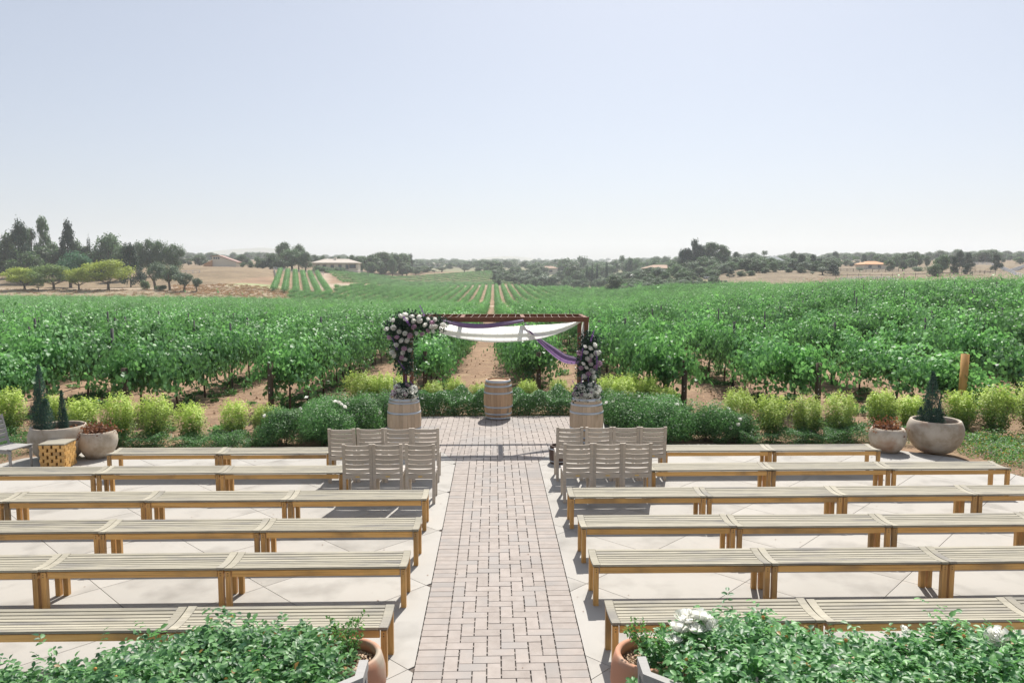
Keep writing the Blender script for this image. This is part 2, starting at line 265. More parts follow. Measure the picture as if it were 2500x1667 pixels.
# trees beyond the vineyard: x, y, height, crown width, kind
TREES = [
 (-166.4, 270, 20.7, 9.1, 'pine'),(-180.2, 285, 17.7, 9.3, 'oak'),(-180.3, 300, 17.9, 7.5, 'euc'),(-178.7, 305, 22.2, 6.0, 'euc'),(-173.1, 300, 13.8, 9.2, 'oak'),
 (-158.1, 285, 21.5, 7.8, 'pine'),(-162.7, 300, 14.4, 9.2, 'oak'),(-166.4, 280, 12.7, 13.7, 'oak'),(-161.9, 285, 11.8, 10.9, 'oak'),(-150.2, 290, 11.7, 11.1, 'oak'),
 (-160.1, 300, 12.1, 9.8, 'oak'),(-159.9, 262, 12.0, 11.4, 'oak'),(-138.4, 250, 11.9, 11.4, 'mesquite'),(-158.3, 300, 14.6, 1.8, 'cypress'),(-145.9, 290, 16.0, 12.6, 'pepper'),
 (-121.3, 255, 13.3, 8.3, 'pine'),(-139.0, 300, 13.6, 6.9, 'pepper'),(-135.2, 300, 14.7, 7.5, 'pepper'),(-131.1, 300, 14.0, 6.9, 'pepper'),(-125.4, 300, 12.5, 7.5, 'pepper'),
 (-136.9, 280, 12.9, 9.2, 'pepper'),(-136.1, 222, 6.2, 10.4, 'paloverde'),(-128.9, 224, 7.1, 12.0, 'paloverdegreen'),(-121.1, 223, 6.3, 8.0, 'paloverde'),(-113.6, 225, 8.5, 13.0, 'paloverde'),
 (-129.8, 218, 3.5, 3.6, 'paloverdegreen'),(-101.1, 228, 8.1, 6.5, 'olive'),(-95.2, 224, 7.8, 5.9, 'olive'),(-89.6, 220, 5.5, 5.5, 'olive'),(-85.4, 219, 4.1, 2.9, 'olive'),
 (-105.3, 230, 3.7, 2.5, 'shrub'),(-97.0, 222, 2.3, 2.9, 'shrub'),(-165.6, 430, 6.7, 9.4, 'oak'),(-184.6, 450, 4.5, 6.4, 'oak'),(-183.8, 460, 4.1, 6.0, 'oak'),
 (-155.2, 470, 7.0, 6.1, 'oak'),(-158.6, 470, 4.9, 6.1, 'oak'),(-152.1, 470, 5.1, 5.6, 'oak'),(-124.1, 400, 6.3, 4.4, 'shrub'),(-126.0, 395, 3.4, 4.3, 'shrub'),
 (-131.2, 398, 3.4, 3.0, 'shrub'),(-121.5, 400, 5.6, 3.5, 'shrub'),(-114.3, 390, 8.2, 10.6, 'oak'),(-116.2, 420, 14.6, 9.6, 'oak'),(-102.1, 385, 11.2, 13.0, 'pepper'),
 (-94.1, 380, 9.4, 9.1, 'pepper'),(-107.3, 380, 6.2, 10.3, 'oak'),(-117.0, 385, 4.4, 6.3, 'oak'),(-102.6, 400, 12.8, 8.7, 'pepper'),(-86.3, 372, 4.7, 6.1, 'shrub'),
 (-82.0, 375, 3.9, 8.2, 'shrub'),(-76.9, 380, 4.2, 6.2, 'shrub'),(-113.5, 480, 8.8, 6.8, 'oak'),(-107.3, 480, 8.4, 5.2, 'oak'),(-97.6, 480, 8.2, 3.7, 'oak'),
 (-88.2, 470, 9.4, 6.1, 'oak'),(-82.3, 461, 9.5, 6.5, 'oak'),(-77.7, 443, 9.0, 5.3, 'oak'),(-75.4, 461, 12.0, 14.1, 'oak'),(-70.7, 476, 13.4, 15.6, 'oak'),
 (-65.8, 491, 13.5, 13.9, 'oak'),(-61.3, 504, 13.1, 11.0, 'oak'),(-57.3, 517, 11.2, 6.8, 'pine'),(-73.3, 452, 7.4, 8.9, 'oak'),(-68.3, 468, 8.0, 9.2, 'oak'),
 (-61.8, 463, 10.2, 7.1, 'pepper'),(-57.9, 480, 8.2, 7.8, 'oak'),(-54.4, 474, 6.9, 8.8, 'pepper'),(-50.1, 505, 4.7, 8.3, 'pepper'),(-46.2, 516, 4.7, 8.4, 'oak'),
 (-50.7, 492, 4.0, 8.0, 'pepper'),(-35.9, 520, 4.0, 7.4, 'olive'),(-40.4, 513, 2.1, 5.6, 'olive'),(-20.7, 541, 3.5, 7.1, 'olive'),(-11.3, 557, 4.1, 6.7, 'oak'),
 (-4.8, 570, 2.8, 7.5, 'olive'),(-0.2, 581, 1.5, 8.2, 'pepper'),(8.4, 450, 5.4, 6.4, 'oak'),(4.7, 450, 4.8, 5.4, 'olive'),(-65.4, 950, 11.7, 8.3, 'oak'),
 (-78.0, 900, 7.9, 9.8, 'oak'),(-43.5, 1000, 9.5, 32.7, 'oak'),(-27.0, 900, 6.5, 14.7, 'oak'),(16.6, 440, 6.2, 12.0, 'olive'),(21.8, 425, 6.6, 13.0, 'olive'),
 (29.5, 420, 7.1, 11.0, 'olive'),(33.2, 418, 6.5, 7.7, 'olive'),(26.6, 470, 7.6, 10.2, 'pepper'),(12.7, 430, 4.7, 7.0, 'olive'),(42.9, 480, 8.0, 10.5, 'pepper'),
 (49.6, 470, 12.7, 13.3, 'oak'),(61.6, 480, 11.9, 13.1, 'oak'),(60.4, 620, 14.0, 20.3, 'oak'),(74.5, 640, 16.1, 12.5, 'oak'),(50.5, 450, 9.6, 9.8, 'oak'),
 (58.6, 700, 12.0, 19.1, 'oak'),(47.4, 650, 9.3, 14.2, 'oak'),(80.5, 560, 11.6, 15.3, 'oak'),(94.4, 600, 11.7, 13.1, 'oak'),(55.6, 450, 11.5, 1.5, 'cypress'),
 (58.8, 450, 12.3, 1.5, 'cypress'),(62.0, 452, 12.7, 1.7, 'cypress'),(68.1, 455, 13.0, 1.7, 'cypress'),(40.4, 410, 7.3, 4.0, 'fatpalm'),(44.7, 408, 4.8, 4.0, 'fatpalm'),
 (48.6, 406, 6.2, 4.4, 'fatpalm'),(85.1, 500, 14.1, 2.7, 'palm'),(94.9, 480, 6.9, 2.6, 'palm'),(107.4, 450, 5.6, 2.9, 'palm'),(155.1, 430, 8.5, 2.6, 'palm'),
 (208.2, 430, 5.9, 2.8, 'palm'),(214.4, 400, 3.0, 2.0, 'palm'),(93.7, 520, 12.4, 6.8, 'oak'),(106.4, 560, 9.7, 6.7, 'oak'),(126.3, 620, 7.4, 10.1, 'oak'),
 (107.8, 500, 8.4, 7.1, 'oak'),(141.5, 620, 7.7, 6.1, 'oak'),(155.5, 640, 7.1, 9.1, 'oak'),(141.9, 600, 5.9, 7.8, 'oak'),(42.4, 262, 6.4, 6.6, 'oak'),
 (66.4, 330, 4.8, 7.9, 'oak'),(69.3, 320, 2.1, 5.6, 'oak'),(78.2, 340, 2.4, 7.4, 'oak'),(63.7, 350, 4.7, 5.7, 'olive'),(57.9, 300, 3.6, 4.9, 'shrub'),
 (80.0, 330, 1.4, 6.1, 'olive'),(87.2, 330, 3.1, 5.4, 'oak'),(101.1, 380, 16.6, 9.5, 'pine'),(97.0, 376, 11.6, 9.0, 'pine'),(111.9, 385, 14.1, 12.6, 'euc'),
 (95.1, 378, 11.4, 8.2, 'pine'),(104.2, 382, 13.8, 9.6, 'pine'),(107.9, 384, 12.3, 10.9, 'euc'),(116.5, 388, 12.5, 10.6, 'euc'),(120.3, 390, 9.7, 8.9, 'euc'),
 (98.1, 372, 7.1, 13.0, 'oak'),(109.6, 380, 7.7, 12.4, 'oak'),(121.9, 400, 7.7, 6.5, 'oak'),(103.7, 370, 8.0, 12.1, 'oak'),(90.7, 330, 4.5, 10.8, 'oak'),
 (91.2, 310, 3.5, 9.5, 'oak'),(72.9, 270, 2.1, 7.4, 'olive'),(101.3, 330, 3.1, 7.2, 'oak'),(91.7, 290, 3.2, 3.5, 'pine'),(80.8, 262, 1.2, 3.7, 'olive'),
 (107.8, 360, 4.5, 9.8, 'oak'),(139.3, 430, 8.4, 5.2, 'euc'),(152.2, 440, 8.0, 5.8, 'oak'),(140.3, 420, 5.0, 8.2, 'oak'),(132.7, 380, 3.1, 7.0, 'oak'),
 (145.1, 400, 3.7, 6.5, 'oak'),(94.4, 285, 2.3, 5.6, 'oak'),(97.5, 285, 2.1, 4.0, 'oak'),(108.6, 300, 2.4, 4.6, 'oak'),(116.0, 310, 1.4, 4.7, 'oak'),
 (122.4, 320, 1.2, 5.2, 'olive'),(163.9, 420, 4.0, 5.5, 'oak'),(128.6, 400, 3.3, 6.5, 'oak'),(160.0, 400, 8.2, 4.4, 'euc'),(127.6, 320, 3.9, 5.9, 'pine'),
 (135.6, 330, 7.1, 5.8, 'pine'),(142.7, 335, 7.2, 6.2, 'pine'),(123.5, 300, 2.8, 3.9, 'oak'),(124.3, 292, 1.2, 3.8, 'olive'),(126.8, 288, 3.2, 6.0, 'olive'),
 (129.8, 286, 4.0, 6.2, 'pine'),(147.7, 340, 5.3, 5.6, 'pine'),(120.0, 305, 2.2, 4.3, 'oak'),(228.1, 500, 8.6, 6.5, 'pine'),(228.2, 510, 6.7, 4.4, 'pine'),
 (221.1, 470, 4.3, 7.7, 'oak'),(215.5, 450, 3.0, 6.4, 'oak'),(232.7, 470, 6.9, 4.6, 'pine'),(215.4, 430, 2.9, 5.6, 'oak'),(236.7, 460, 7.4, 7.5, 'oak'),
 (235.8, 450, 6.8, 7.4, 'oak'),(174.8, 330, 5.1, 5.0, 'oak'),(186.3, 340, 4.7, 4.8, 'oak'),(176.5, 360, 1.9, 5.1, 'shrub'),(215.8, 400, 6.9, 5.7, 'oak'),
 (215.1, 390, 8.0, 6.8, 'oak'),(221.1, 390, 7.8, 7.6, 'oak'),(223.5, 385, 6.1, 3.4, 'oak'),(212.5, 380, 4.9, 6.2, 'oak'),(176.5, 310, 2.8, 6.1, 'shrub'),
 (155.0, 262, 4.5, 5.4, 'shrub'),(171.5, 285, 7.1, 6.5, 'oak'),(244.7, 400, 5.3, 5.7, 'oak'),(165.6, 268, 6.0, 3.5, 'pine'),(206.4, 330, 7.5, 5.4, 'pine'),
 (210.1, 330, 6.9, 5.8, 'pine'),(168.6, 265, 3.5, 3.5, 'pine'),(275.6, 420, 6.5, 11.4, 'oak'),(286.9, 430, 7.3, 10.3, 'oak'),(277.4, 430, 5.7, 7.0, 'oak'),
 (202.4, 300, 6.3, 4.9, 'pine'),(283.1, 400, 4.1, 9.6, 'oak'),(308.0, 450, 3.2, 3.4, 'oak'),(132.6, 290, 1.5, 3.8, 'oak'),(-85.2, 700, 5.0, 14.6, 'oak'),
 (-89.3, 800, 4.2, 12.0, 'oak'),(-83.8, 800, 5.7, 11.9, 'oak'),(-112.9, 1150, 6.2, 17.6, 'pepper'),(-72.8, 800, 4.3, 10.9, 'oak'),(-67.2, 800, 3.6, 9.6, 'oak'),
 (-59.0, 800, 6.6, 18.8, 'oak'),(-76.5, 1150, 1.7, 16.5, 'pepper'),(-41.1, 700, 6.9, 9.8, 'oak'),(-48.3, 950, 4.1, 18.1, 'oak'),(-35.2, 800, 6.7, 12.5, 'oak'),
 (-24.9, 700, 5.9, 8.9, 'pepper'),(-28.6, 1150, 5.7, 19.4, 'oak'),(-13.4, 800, 6.0, 9.7, 'oak'),(-8.7, 1150, 2.0, 15.4, 'oak'),(0.2, 700, 7.5, 12.8, 'oak'),
 (10.9, 1150, 3.1, 18.8, 'oak'),(16.0, 800, 8.3, 12.9, 'oak'),(26.6, 950, 4.0, 17.6, 'oak'),(34.1, 950, 4.7, 18.5, 'oak'),(53.7, 1150, 7.1, 14.4, 'pepper'),
 (61.4, 1150, 3.5, 18.5, 'oak'),(57.5, 950, 4.0, 18.6, 'pepper'),(81.2, 1150, 7.4, 23.9, 'pepper'),(73.8, 950, 6.9, 13.1, 'pepper'),(97.5, 1150, 2.5, 22.3, 'oak'),
 (109.8, 1150, 4.0, 18.2, 'oak'),(83.0, 800, 9.3, 13.2, 'pepper'),(107.4, 950, 6.8, 15.2, 'oak'),(115.7, 950, 6.5, 17.1, 'oak'),(124.8, 950, 5.8, 20.0, 'oak'),
 (134.4, 950, 7.7, 22.6, 'oak'),(143.4, 950, 5.7, 11.5, 'oak'),(150.9, 950, 6.9, 14.7, 'oak'),(158.6, 950, 4.6, 19.8, 'pepper'),(168.6, 950, 6.5, 21.3, 'oak'),
 (178.9, 950, 4.1, 17.4, 'oak'),(223.2, 700, 2.2, 12.1, 'oak'),(231.9, 700, 2.0, 11.7, 'oak'),(240.1, 700, 1.2, 10.0, 'oak'),(185.1, 520, 2.2, 9.1, 'oak'),
 (190.3, 520, 2.3, 8.7, 'oak'),(195.5, 520, 2.1, 8.7, 'oak'),(202.9, 520, 1.7, 6.9, 'oak'),(279.8, 700, 1.2, 11.0, 'oak'),(286.1, 700, 1.3, 10.4, 'oak'),
 (250.7, 600, 2.3, 10.5, 'oak'),(256.0, 600, 1.9, 8.5, 'oak'),(229.0, 520, 2.2, 8.4, 'oak'),(316.6, 700, 1.3, 10.0, 'oak'),(240.8, 520, 2.3, 10.0, 'oak'),
 (284.5, 600, 1.2, 10.1, 'oak'),(291.4, 600, 2.2, 8.9, 'oak'),(299.9, 600, 1.2, 10.0, 'oak'),(308.0, 600, 1.2, 8.9, 'oak'),(367.7, 700, 1.2, 9.1, 'oak'),
 (-280.4, 650, 1.2, 8.6, 'oak'),(-336.2, 800, 1.2, 11.8, 'oak'),(-325.4, 800, 1.2, 11.3, 'oak'),(-256.3, 650, 2.1, 8.0, 'oak'),(-307.3, 800, 1.2, 10.9, 'oak'),
 (-299.8, 800, 2.2, 11.6, 'oak'),(-292.0, 800, 2.3, 9.3, 'oak'),(-285.2, 800, 1.2, 9.9, 'oak'),(-223.4, 650, 2.7, 8.0, 'oak'),(-265.1, 800, 1.8, 10.9, 'oak'),
 (-208.1, 650, 1.7, 10.2, 'oak'),(-280.3, 900, 2.3, 11.2, 'oak'),(-240.9, 800, 2.4, 11.0, 'oak'),(-189.0, 650, 2.7, 10.0, 'oak'),(-183.3, 650, 3.8, 8.7, 'oak'),
]
# ---------------------------------------------------------------- terrain
_TL = [math.log(d) for d in TD]
def _seg(a, v):
    v = min(max(v, a[0]), a[-1])
    for i in range(len(a)-1):
        if v <= a[i+1]: break
    return i, (v-a[i])/(a[i+1]-a[i])
def tz(x, y):
    D = min(max(y, 18.0), 3200); i, s = _seg(TT, x/D); s = s*s*(3-2*s); j, r = _seg(TD, D)
    r = (math.log(D)-_TL[j])/(_TL[j+1]-_TL[j])
    return (TZ[i][j]*(1-s)+TZ[i+1][j]*s)*(1-r)+(TZ[i][j+1]*(1-s)+TZ[i+1][j+1]*s)*r
ys = list(np.arange(-8, 17, 1.0))+list(np.arange(17, 24, .25)); y = 24.0
while y < 3300: ys.append(y); y *= 1.014
ts = np.linspace(-1.5, 1.5, 261)
# bare tracks as polylines: (points, half width, colour)
PALE = (.44,.35,.27); DIRT = (.29,.195,.13); DRY = (.225,.17,.11); DRY2 = (.31,.24,.16); HILL = (.215,.172,.118); GREEN = (.12,.22,.09)
TRACKS = [([(-200,236),(-150,234),(-112,236),(-95,240),(-80,246)], 3.0, PALE),
          ([(-80,372),(-76,330),(-68,290),(-60,262),(-50,240)], 3.2, PALE), ([(-70,372),(-62,330),(-55,290),(-46,262)], 9, DIRT),
          ([(-60,276),(-55,292),(-46,328),(-30,368),(-10,399),(12,400),(34,392)], 6.0, PALE), ([(-56,252),(-62,276)], 4, PALE),
          ([(-8,205),(8,206)], 1.6, PALE), ([(12,384),(20,400)], 6, DIRT),
          ([(42,176),(60,172),(75,160)], 5, PALE), ([(86,216),(100,214)], 3, PALE)]
def dseg(x, y, a, b):
    ax, ay = a; bx, by = b; dx, dy = bx-ax, by-ay; t = max(0, min(1, ((x-ax)*dx+(y-ay)*dy)/(dx*dx+dy*dy))); return math.hypot(x-ax-t*dx, y-ay-t*dy)
def gcol(x, y):
    t = x/max(y, 18)
    vend = row_end(t)
    if y < vend+3: c = DIRT
    elif y < 900: c = DRY if (t < -.2 or t > .28) else (.2,.2,.12)
    else: c = (.24,.22,.15)
    if -90 < x < -50 and 395 > y > 255: c = DIRT
    if -.23 < t < .035 and vend < y < 540: c = (.27,.20,.13)
    if 205 < y < 226 and t < -.2: c = (.29,.23,.16)
    if y > vend+3 and t > .3 and y < 420: c = HILL
    if -88 < x < -66 and 238 < y < 262 and t < -.28: c = (.3,.33,.17)
    if (x+70)**2/26**2+(y-248)**2/5**2 < 1 and False: c = GREEN
    for pl, hw, cc in TRACKS:
        for a, b in zip(pl[:-1], pl[1:]):
            if dseg(x, y, a, b) < hw: c = cc
    return c
def row_end(t):
    if t < -.27: return 198
    if t < -.21: return 228
    if t < 0: return 258+122*((t+.21)/.21)**.8
    if t < .05: return 380
    if t < .1: return 345
    if t < .2: return 300
    if t < .36: return 205
    return 170
vs = []; cs = []
for y in ys:
    for t in ts:
        x = t*(y+26); d = max(y, 18)
        z = tz(x, y)
        if y < 18.6 and abs(x) < 40: z = -.08
        if 18.6 <= y: z += .06*math.sin(x*1.7+y*.3)*math.sin(y*.9+x*.2)*min(1, (y-18.6)/4)
        if y > 210: z += (math.sin(x*.05+1)*math.sin(y*.043)*.35+math.sin(x*.13)*math.sin(y*.11+2)*.15)*min(1, (y-210)/60)
        vs.append((x, y, z)); cs.append((*gcol(x, y), 1))
nT = len(ts); fs = [(j*nT+i, j*nT+i+1, (j+1)*nT+i+1, (j+1)*nT+i) for j in range(len(ys)-1) for i in range(nT-1)]
me = bpy.data.meshes.new('ground'); me.from_pydata(vs, [], fs)
ca = me.attributes.new('soil_colour', 'FLOAT_COLOR', 'POINT'); ca.data.foreach_set('color', np.array(cs, np.float32).ravel())
me.polygons.foreach_set('use_smooth', [True]*len(fs))
m, nt, ns, L = mat('vineyard soil and dry grass')
out = ns.new('ShaderNodeOutputMaterial'); b = ns.new('ShaderNodeBsdfPrincipled'); L.new(b.outputs[0], out.inputs[0]); b.inputs['Roughness'].default_value = .95; b.inputs['Specular IOR Level'].default_value = .1
at = ns.new('ShaderNodeAttribute'); at.attribute_name = 'soil_colour'; geo = ns.new('ShaderNodeNewGeometry')
n1 = ns.new('ShaderNodeTexNoise'); n1.inputs['Scale'].default_value = 3.0; n1.inputs['Detail'].default_value = 10; n1.inputs['Roughness'].default_value = .72; L.new(geo.outputs['Position'], n1.inputs['Vector'])
n2 = ns.new('ShaderNodeTexNoise'); n2.inputs['Scale'].default_value = .09; n2.inputs['Detail'].default_value = 8; L.new(geo.outputs['Position'], n2.inputs['Vector'])
n4 = ns.new('ShaderNodeTexNoise'); n4.inputs['Scale'].default_value = .8; n4.inputs['Detail'].default_value = 6; L.new(geo.outputs['Position'], n4.inputs['Vector'])
r1 = ns.new('ShaderNodeMapRange'); r1.inputs[1].default_value = .3; r1.inputs[2].default_value = .7; r1.inputs[3].default_value = .62; r1.inputs[4].default_value = 1.32; L.new(n1.outputs[0], r1.inputs[0])
r2 = ns.new('ShaderNodeMapRange'); r2.inputs[1].default_value = .3; r2.inputs[2].default_value = .7; r2.inputs[3].default_value = .78; r2.inputs[4].default_value = 1.2; L.new(n2.outputs[0], r2.inputs[0])
mu = ns.new('ShaderNodeMath'); mu.operation = 'MULTIPLY'; L.new(r1.outputs[0], mu.inputs[0]); L.new(r2.outputs[0], mu.inputs[1])
r4 = ns.new('ShaderNodeMapRange'); r4.inputs[1].default_value = .52; r4.inputs[2].default_value = .66; r4.inputs[3].default_value = 0; r4.inputs[4].default_value = .5; L.new(n4.outputs[0], r4.inputs[0])
mc = ns.new('ShaderNodeMixRGB'); L.new(r4.outputs[0], mc.inputs[0]); L.new(at.outputs['Color'], mc.inputs[1]); mc.inputs[2].default_value = (.38,.29,.18,1)
hv = ns.new('ShaderNodeHueSaturation'); L.new(mu.outputs[0], hv.inputs['Value']); L.new(mc.outputs[0], hv.inputs['Color']); L.new(hv.outputs[0], b.inputs['Base Color'])
bp = ns.new('ShaderNodeBump'); bp.inputs['Strength'].default_value = .9; bp.inputs['Distance'].default_value = .05; L.new(n1.outputs[0], bp.inputs['Height']); L.new(bp.outputs[0], b.inputs['Normal'])
me.materials.append(m); ground = bpy.data.objects.new('ground', me); lk(ground); tag(ground, kind='structure')

# distant hills beyond the valley
def hills(name, y, x0, x1, prof, col):
    vs = []; n = 60
    for i in range(n+1):
        x = x0+(x1-x0)*i/n; h = prof(i/n)
        for k, (dy, f) in enumerate(((-220, 0), (-120, .45), (0, 1), (160, .5), (300, 0))): vs.append((x, y+dy, 10+(h-10)*f))
    fs = [(i*5+k, (i+1)*5+k, (i+1)*5+k+1, i*5+k+1) for i in range(n) for k in range(4)]
    me = bpy.data.meshes.new(name); me.from_pydata(vs, [], fs); me.materials.append(col); me.polygons.foreach_set('use_smooth', [True]*len(fs))
    o = bpy.data.objects.new(name, me); lk(o); tag(o, kind='structure')
hm = surf('hazy hill', [(.16,.17,.12),(.26,.24,.17)], scale=.004, rough=.95, bump=0, coord='Object')
hills('hills', 2950, -1500, -480, lambda s: 45+62*math.exp(-((s-.55)/.22)**2)+5*math.sin(s*21), hm)
hills('hills', 3050, -300, 520, lambda s: 50+22*math.exp(-((s-.4)/.25)**2)+3*math.sin(s*17), hm)

# ---------------------------------------------------------------- patio
A1 = .7535   # half width of the brick aisle
bw = A1*2/12
regL = [(-10.0,-1.5),(-A1-.004,-1.5),(-A1-.004,13.42),(-1.02,14.15),(-2.6,14.72),(-6.4,14.66),(-7.9,14.5),(-8.8,13.9),(-9.25,12.6)]
regR = [(A1+.004,-1.5),(9.6,-1.5),(8.85,12.2),(8.5,13.55),(7.6,14.15),(4.2,14.72),(2.6,14.78),(1.02,14.15),(A1+.004,13.42)]
regR = [(A1+.004,-1.5),(9.4,-1.5),(9.1,10),(8.85,12.2),(8.5,13.55),(7.6,14.3),(4.2,14.75),(2.6,14.78),(1.02,14.15),(A1+.004,13.42)]
altar = [(-A1,13.42),(A1,13.42),(1.02,14.16),(2.6,14.80),(2.75,15.4),(2.75,17.86),(-2.75,17.86),(-2.75,15.4),(-2.6,14.74),(-1.02,14.16)]
def clip(poly, reg):
    out = poly
    for i in range(len(reg)):
        a, b_ = reg[i], reg[(i+1) % len(reg)]; inp, out = out, []
        if not inp: return []
        def side(p): return (b_[0]-a[0])*(p[1]-a[1])-(b_[1]-a[1])*(p[0]-a[0])
        for k in range(len(inp)):
            p, q = inp[k], inp[(k+1) % len(inp)]; sp, sq = side(p), side(q)
            if sp >= 0: out.append(p)
            if (sp >= 0) != (sq >= 0):
                t = sp/(sp-sq); out.append((p[0]+(q[0]-p[0])*t, p[1]+(q[1]-p[1])*t))
    return out
def area(p): return abs(sum(p[i][0]*p[(i+1) % len(p)][1]-p[(i+1) % len(p)][0]*p[i][1] for i in range(len(p)))/2)
base = MB()
base.prism(regL, -.07, -.012); base.prism(regR, -.07, -.012)
patio = base.obj('patio', M['joint']); tag(patio, kind='structure')
DG = 1.767; gp = .005
for i in range(-12, 16):
    for j in range(-16, 10):
        # families x+y = a, x-y = c
        a0 = 7.2+DG*i+.0; c0 = -7.05+DG*j
        q = [((a+c)/2, (a-c)/2) for a, c in ((a0+gp, c0+gp), (a0+DG-gp, c0+gp), (a0+DG-gp, c0+DG-gp), (a0+gp, c0+DG-gp))][::-1]
        if (sum((q[k][0]*q[(k+1) % 4][1]-q[(k+1) % 4][0]*q[k][1]) for k in range(4))) < 0: q = q[::-1]
        for reg in (regL, regR):
            p = clip(q, reg)
            if len(p) > 2 and area(p) > .01:
                mb = MB(); cx = sum(v[0] for v in p)/len(p); cy = sum(v[1] for v in p)/len(p)
                mb.prism([(v[0]-cx, v[1]-cy) for v in p], -.06, 0.0); mb.obj('slab', M['concrete'], patio, (cx, cy, 0))
# brick aisle
gb = MB(); gb.prism([(-A1,-1.5),(A1,-1.5),(A1,13.42),(-A1,13.42)], -.07, -.018); gb.prism(altar, -.07, -.018)
path = gb.obj('path', M['gap']); tag(path, kind='structure')
def brick_mesh(w_, l_):
    mb = MB(); mb.box((0, 0, -.03), (w_, l_, .06), ch=.003)
    for sx in (-1, 1):
        for fy in ((-.25, .25) if l_ > w_ else (0,)): mb.box((sx*(w_/2+.0022), fy*l_, -.033), (.0046, .022, .055))
    return mb.mesh('brick', M['brick'])
GX, GY = .010, .004
bh = brick_mesh(2*bw-GX, bw-GY); bv = brick_mesh(bw-GX, 2*bw-GY); bs = brick_mesh(bw-GX, bw-GY)
bricks = []
nrow0 = -8; nrow1 = int(13.42/bw)
for j in range(nrow0, nrow1):
    y = (j+.5)*bw+.05
    bricks.append((-5*bw, y, 'h')); bricks.append((5*bw, y, 'h'))
    for i in range(8):
        k = (i-j) % 4; x = (i-4+.5)*bw
        if k == 0: bricks.append((x+.5*bw, y, 'h') if i < 7 else (x, y, 's'))
        elif k == 1 and i == 0: bricks.append((x, y, 's'))
        elif k == 2: bricks.append((x, y-.5*bw, 'v'))
def inpoly(x, y, P):
    c = False
    for i in range(len(P)):
        (x1, y1), (x2, y2) = P[i], P[i-1]
        if (y1 > y) != (y2 > y) and x < (x2-x1)*(y-y1)/(y2-y1)+x1: c = not c
    return c
j0 = nrow1; altarA = [(-A1,13.42),(A1,13.42),(1.02,14.16),(-1.02,14.16)]; altarB = [(-1.02,14.16),(1.02,14.16),(2.6,14.80),(2.75,15.4),(2.75,17.86),(-2.75,17.86),(-2.75,15.4),(-2.6,14.80)]
edge = MB(); ytop = nrow1*bw+.05
for j in range(j0-1, int(17.86/bw)+3):
    y = (j+.5)*bw+.05
    for i in range(-24, 24):
        k = (i-j) % 4; x = (i+.5)*bw
        if k == 0: q = (x+.5*bw, y, bw-GX/2, bw/2-GY/2)
        elif k == 2: q = (x, y-.5*bw, bw/2-GX/2, bw-GY/2)
        else: continue
        if q[1] < ytop-.01 and not (k == 2 and j >= j0): continue
        pl = [(q[0]-q[2], q[1]-q[3]), (q[0]+q[2], q[1]-q[3]), (q[0]+q[2], q[1]+q[3]), (q[0]-q[2], q[1]+q[3])]; tt = random.random(); dz = random.uniform(-.002, .0015)
        for rg in ((altarB, altarA) if q[1]-q[3] > 13.42 or abs(q[0]) > A1 else (altarB, [(-A1,13.0),(A1,13.0),(1.02,14.16),(-1.02,14.16)])):
            p = clip(pl, rg)
            if len(p) > 2 and area(p) > .0006: edge.prism(p, -.06, dz, tint=tt)
vis = sorted([q for q in bricks if q[1] > 5.9], key=lambda q: q[1])
near = set(vis[:300]); st = edge
for q in bricks:
    dz = random.uniform(-.002, .0015); me_ = {'h': bh, 'v': bv, 's': bs}[q[2]]
    if q in near:
        part('brick', me_, path, (q[0]+random.uniform(-.0015, .0015), q[1], dz), random.uniform(-.004, .004))
    elif q[1] > 4.5:
        w_, l_ = {'h': (2*bw-GX, bw-GY), 'v': (bw-GX, 2*bw-GY), 's': (bw-GX, bw-GY)}[q[2]]
        st.box((q[0], q[1], -.03+dz), (w_, l_, .06), ch=.003, tint=random.random())
o = st.obj('brick_paving', M['brick'], path); tag(o, kind='stuff')
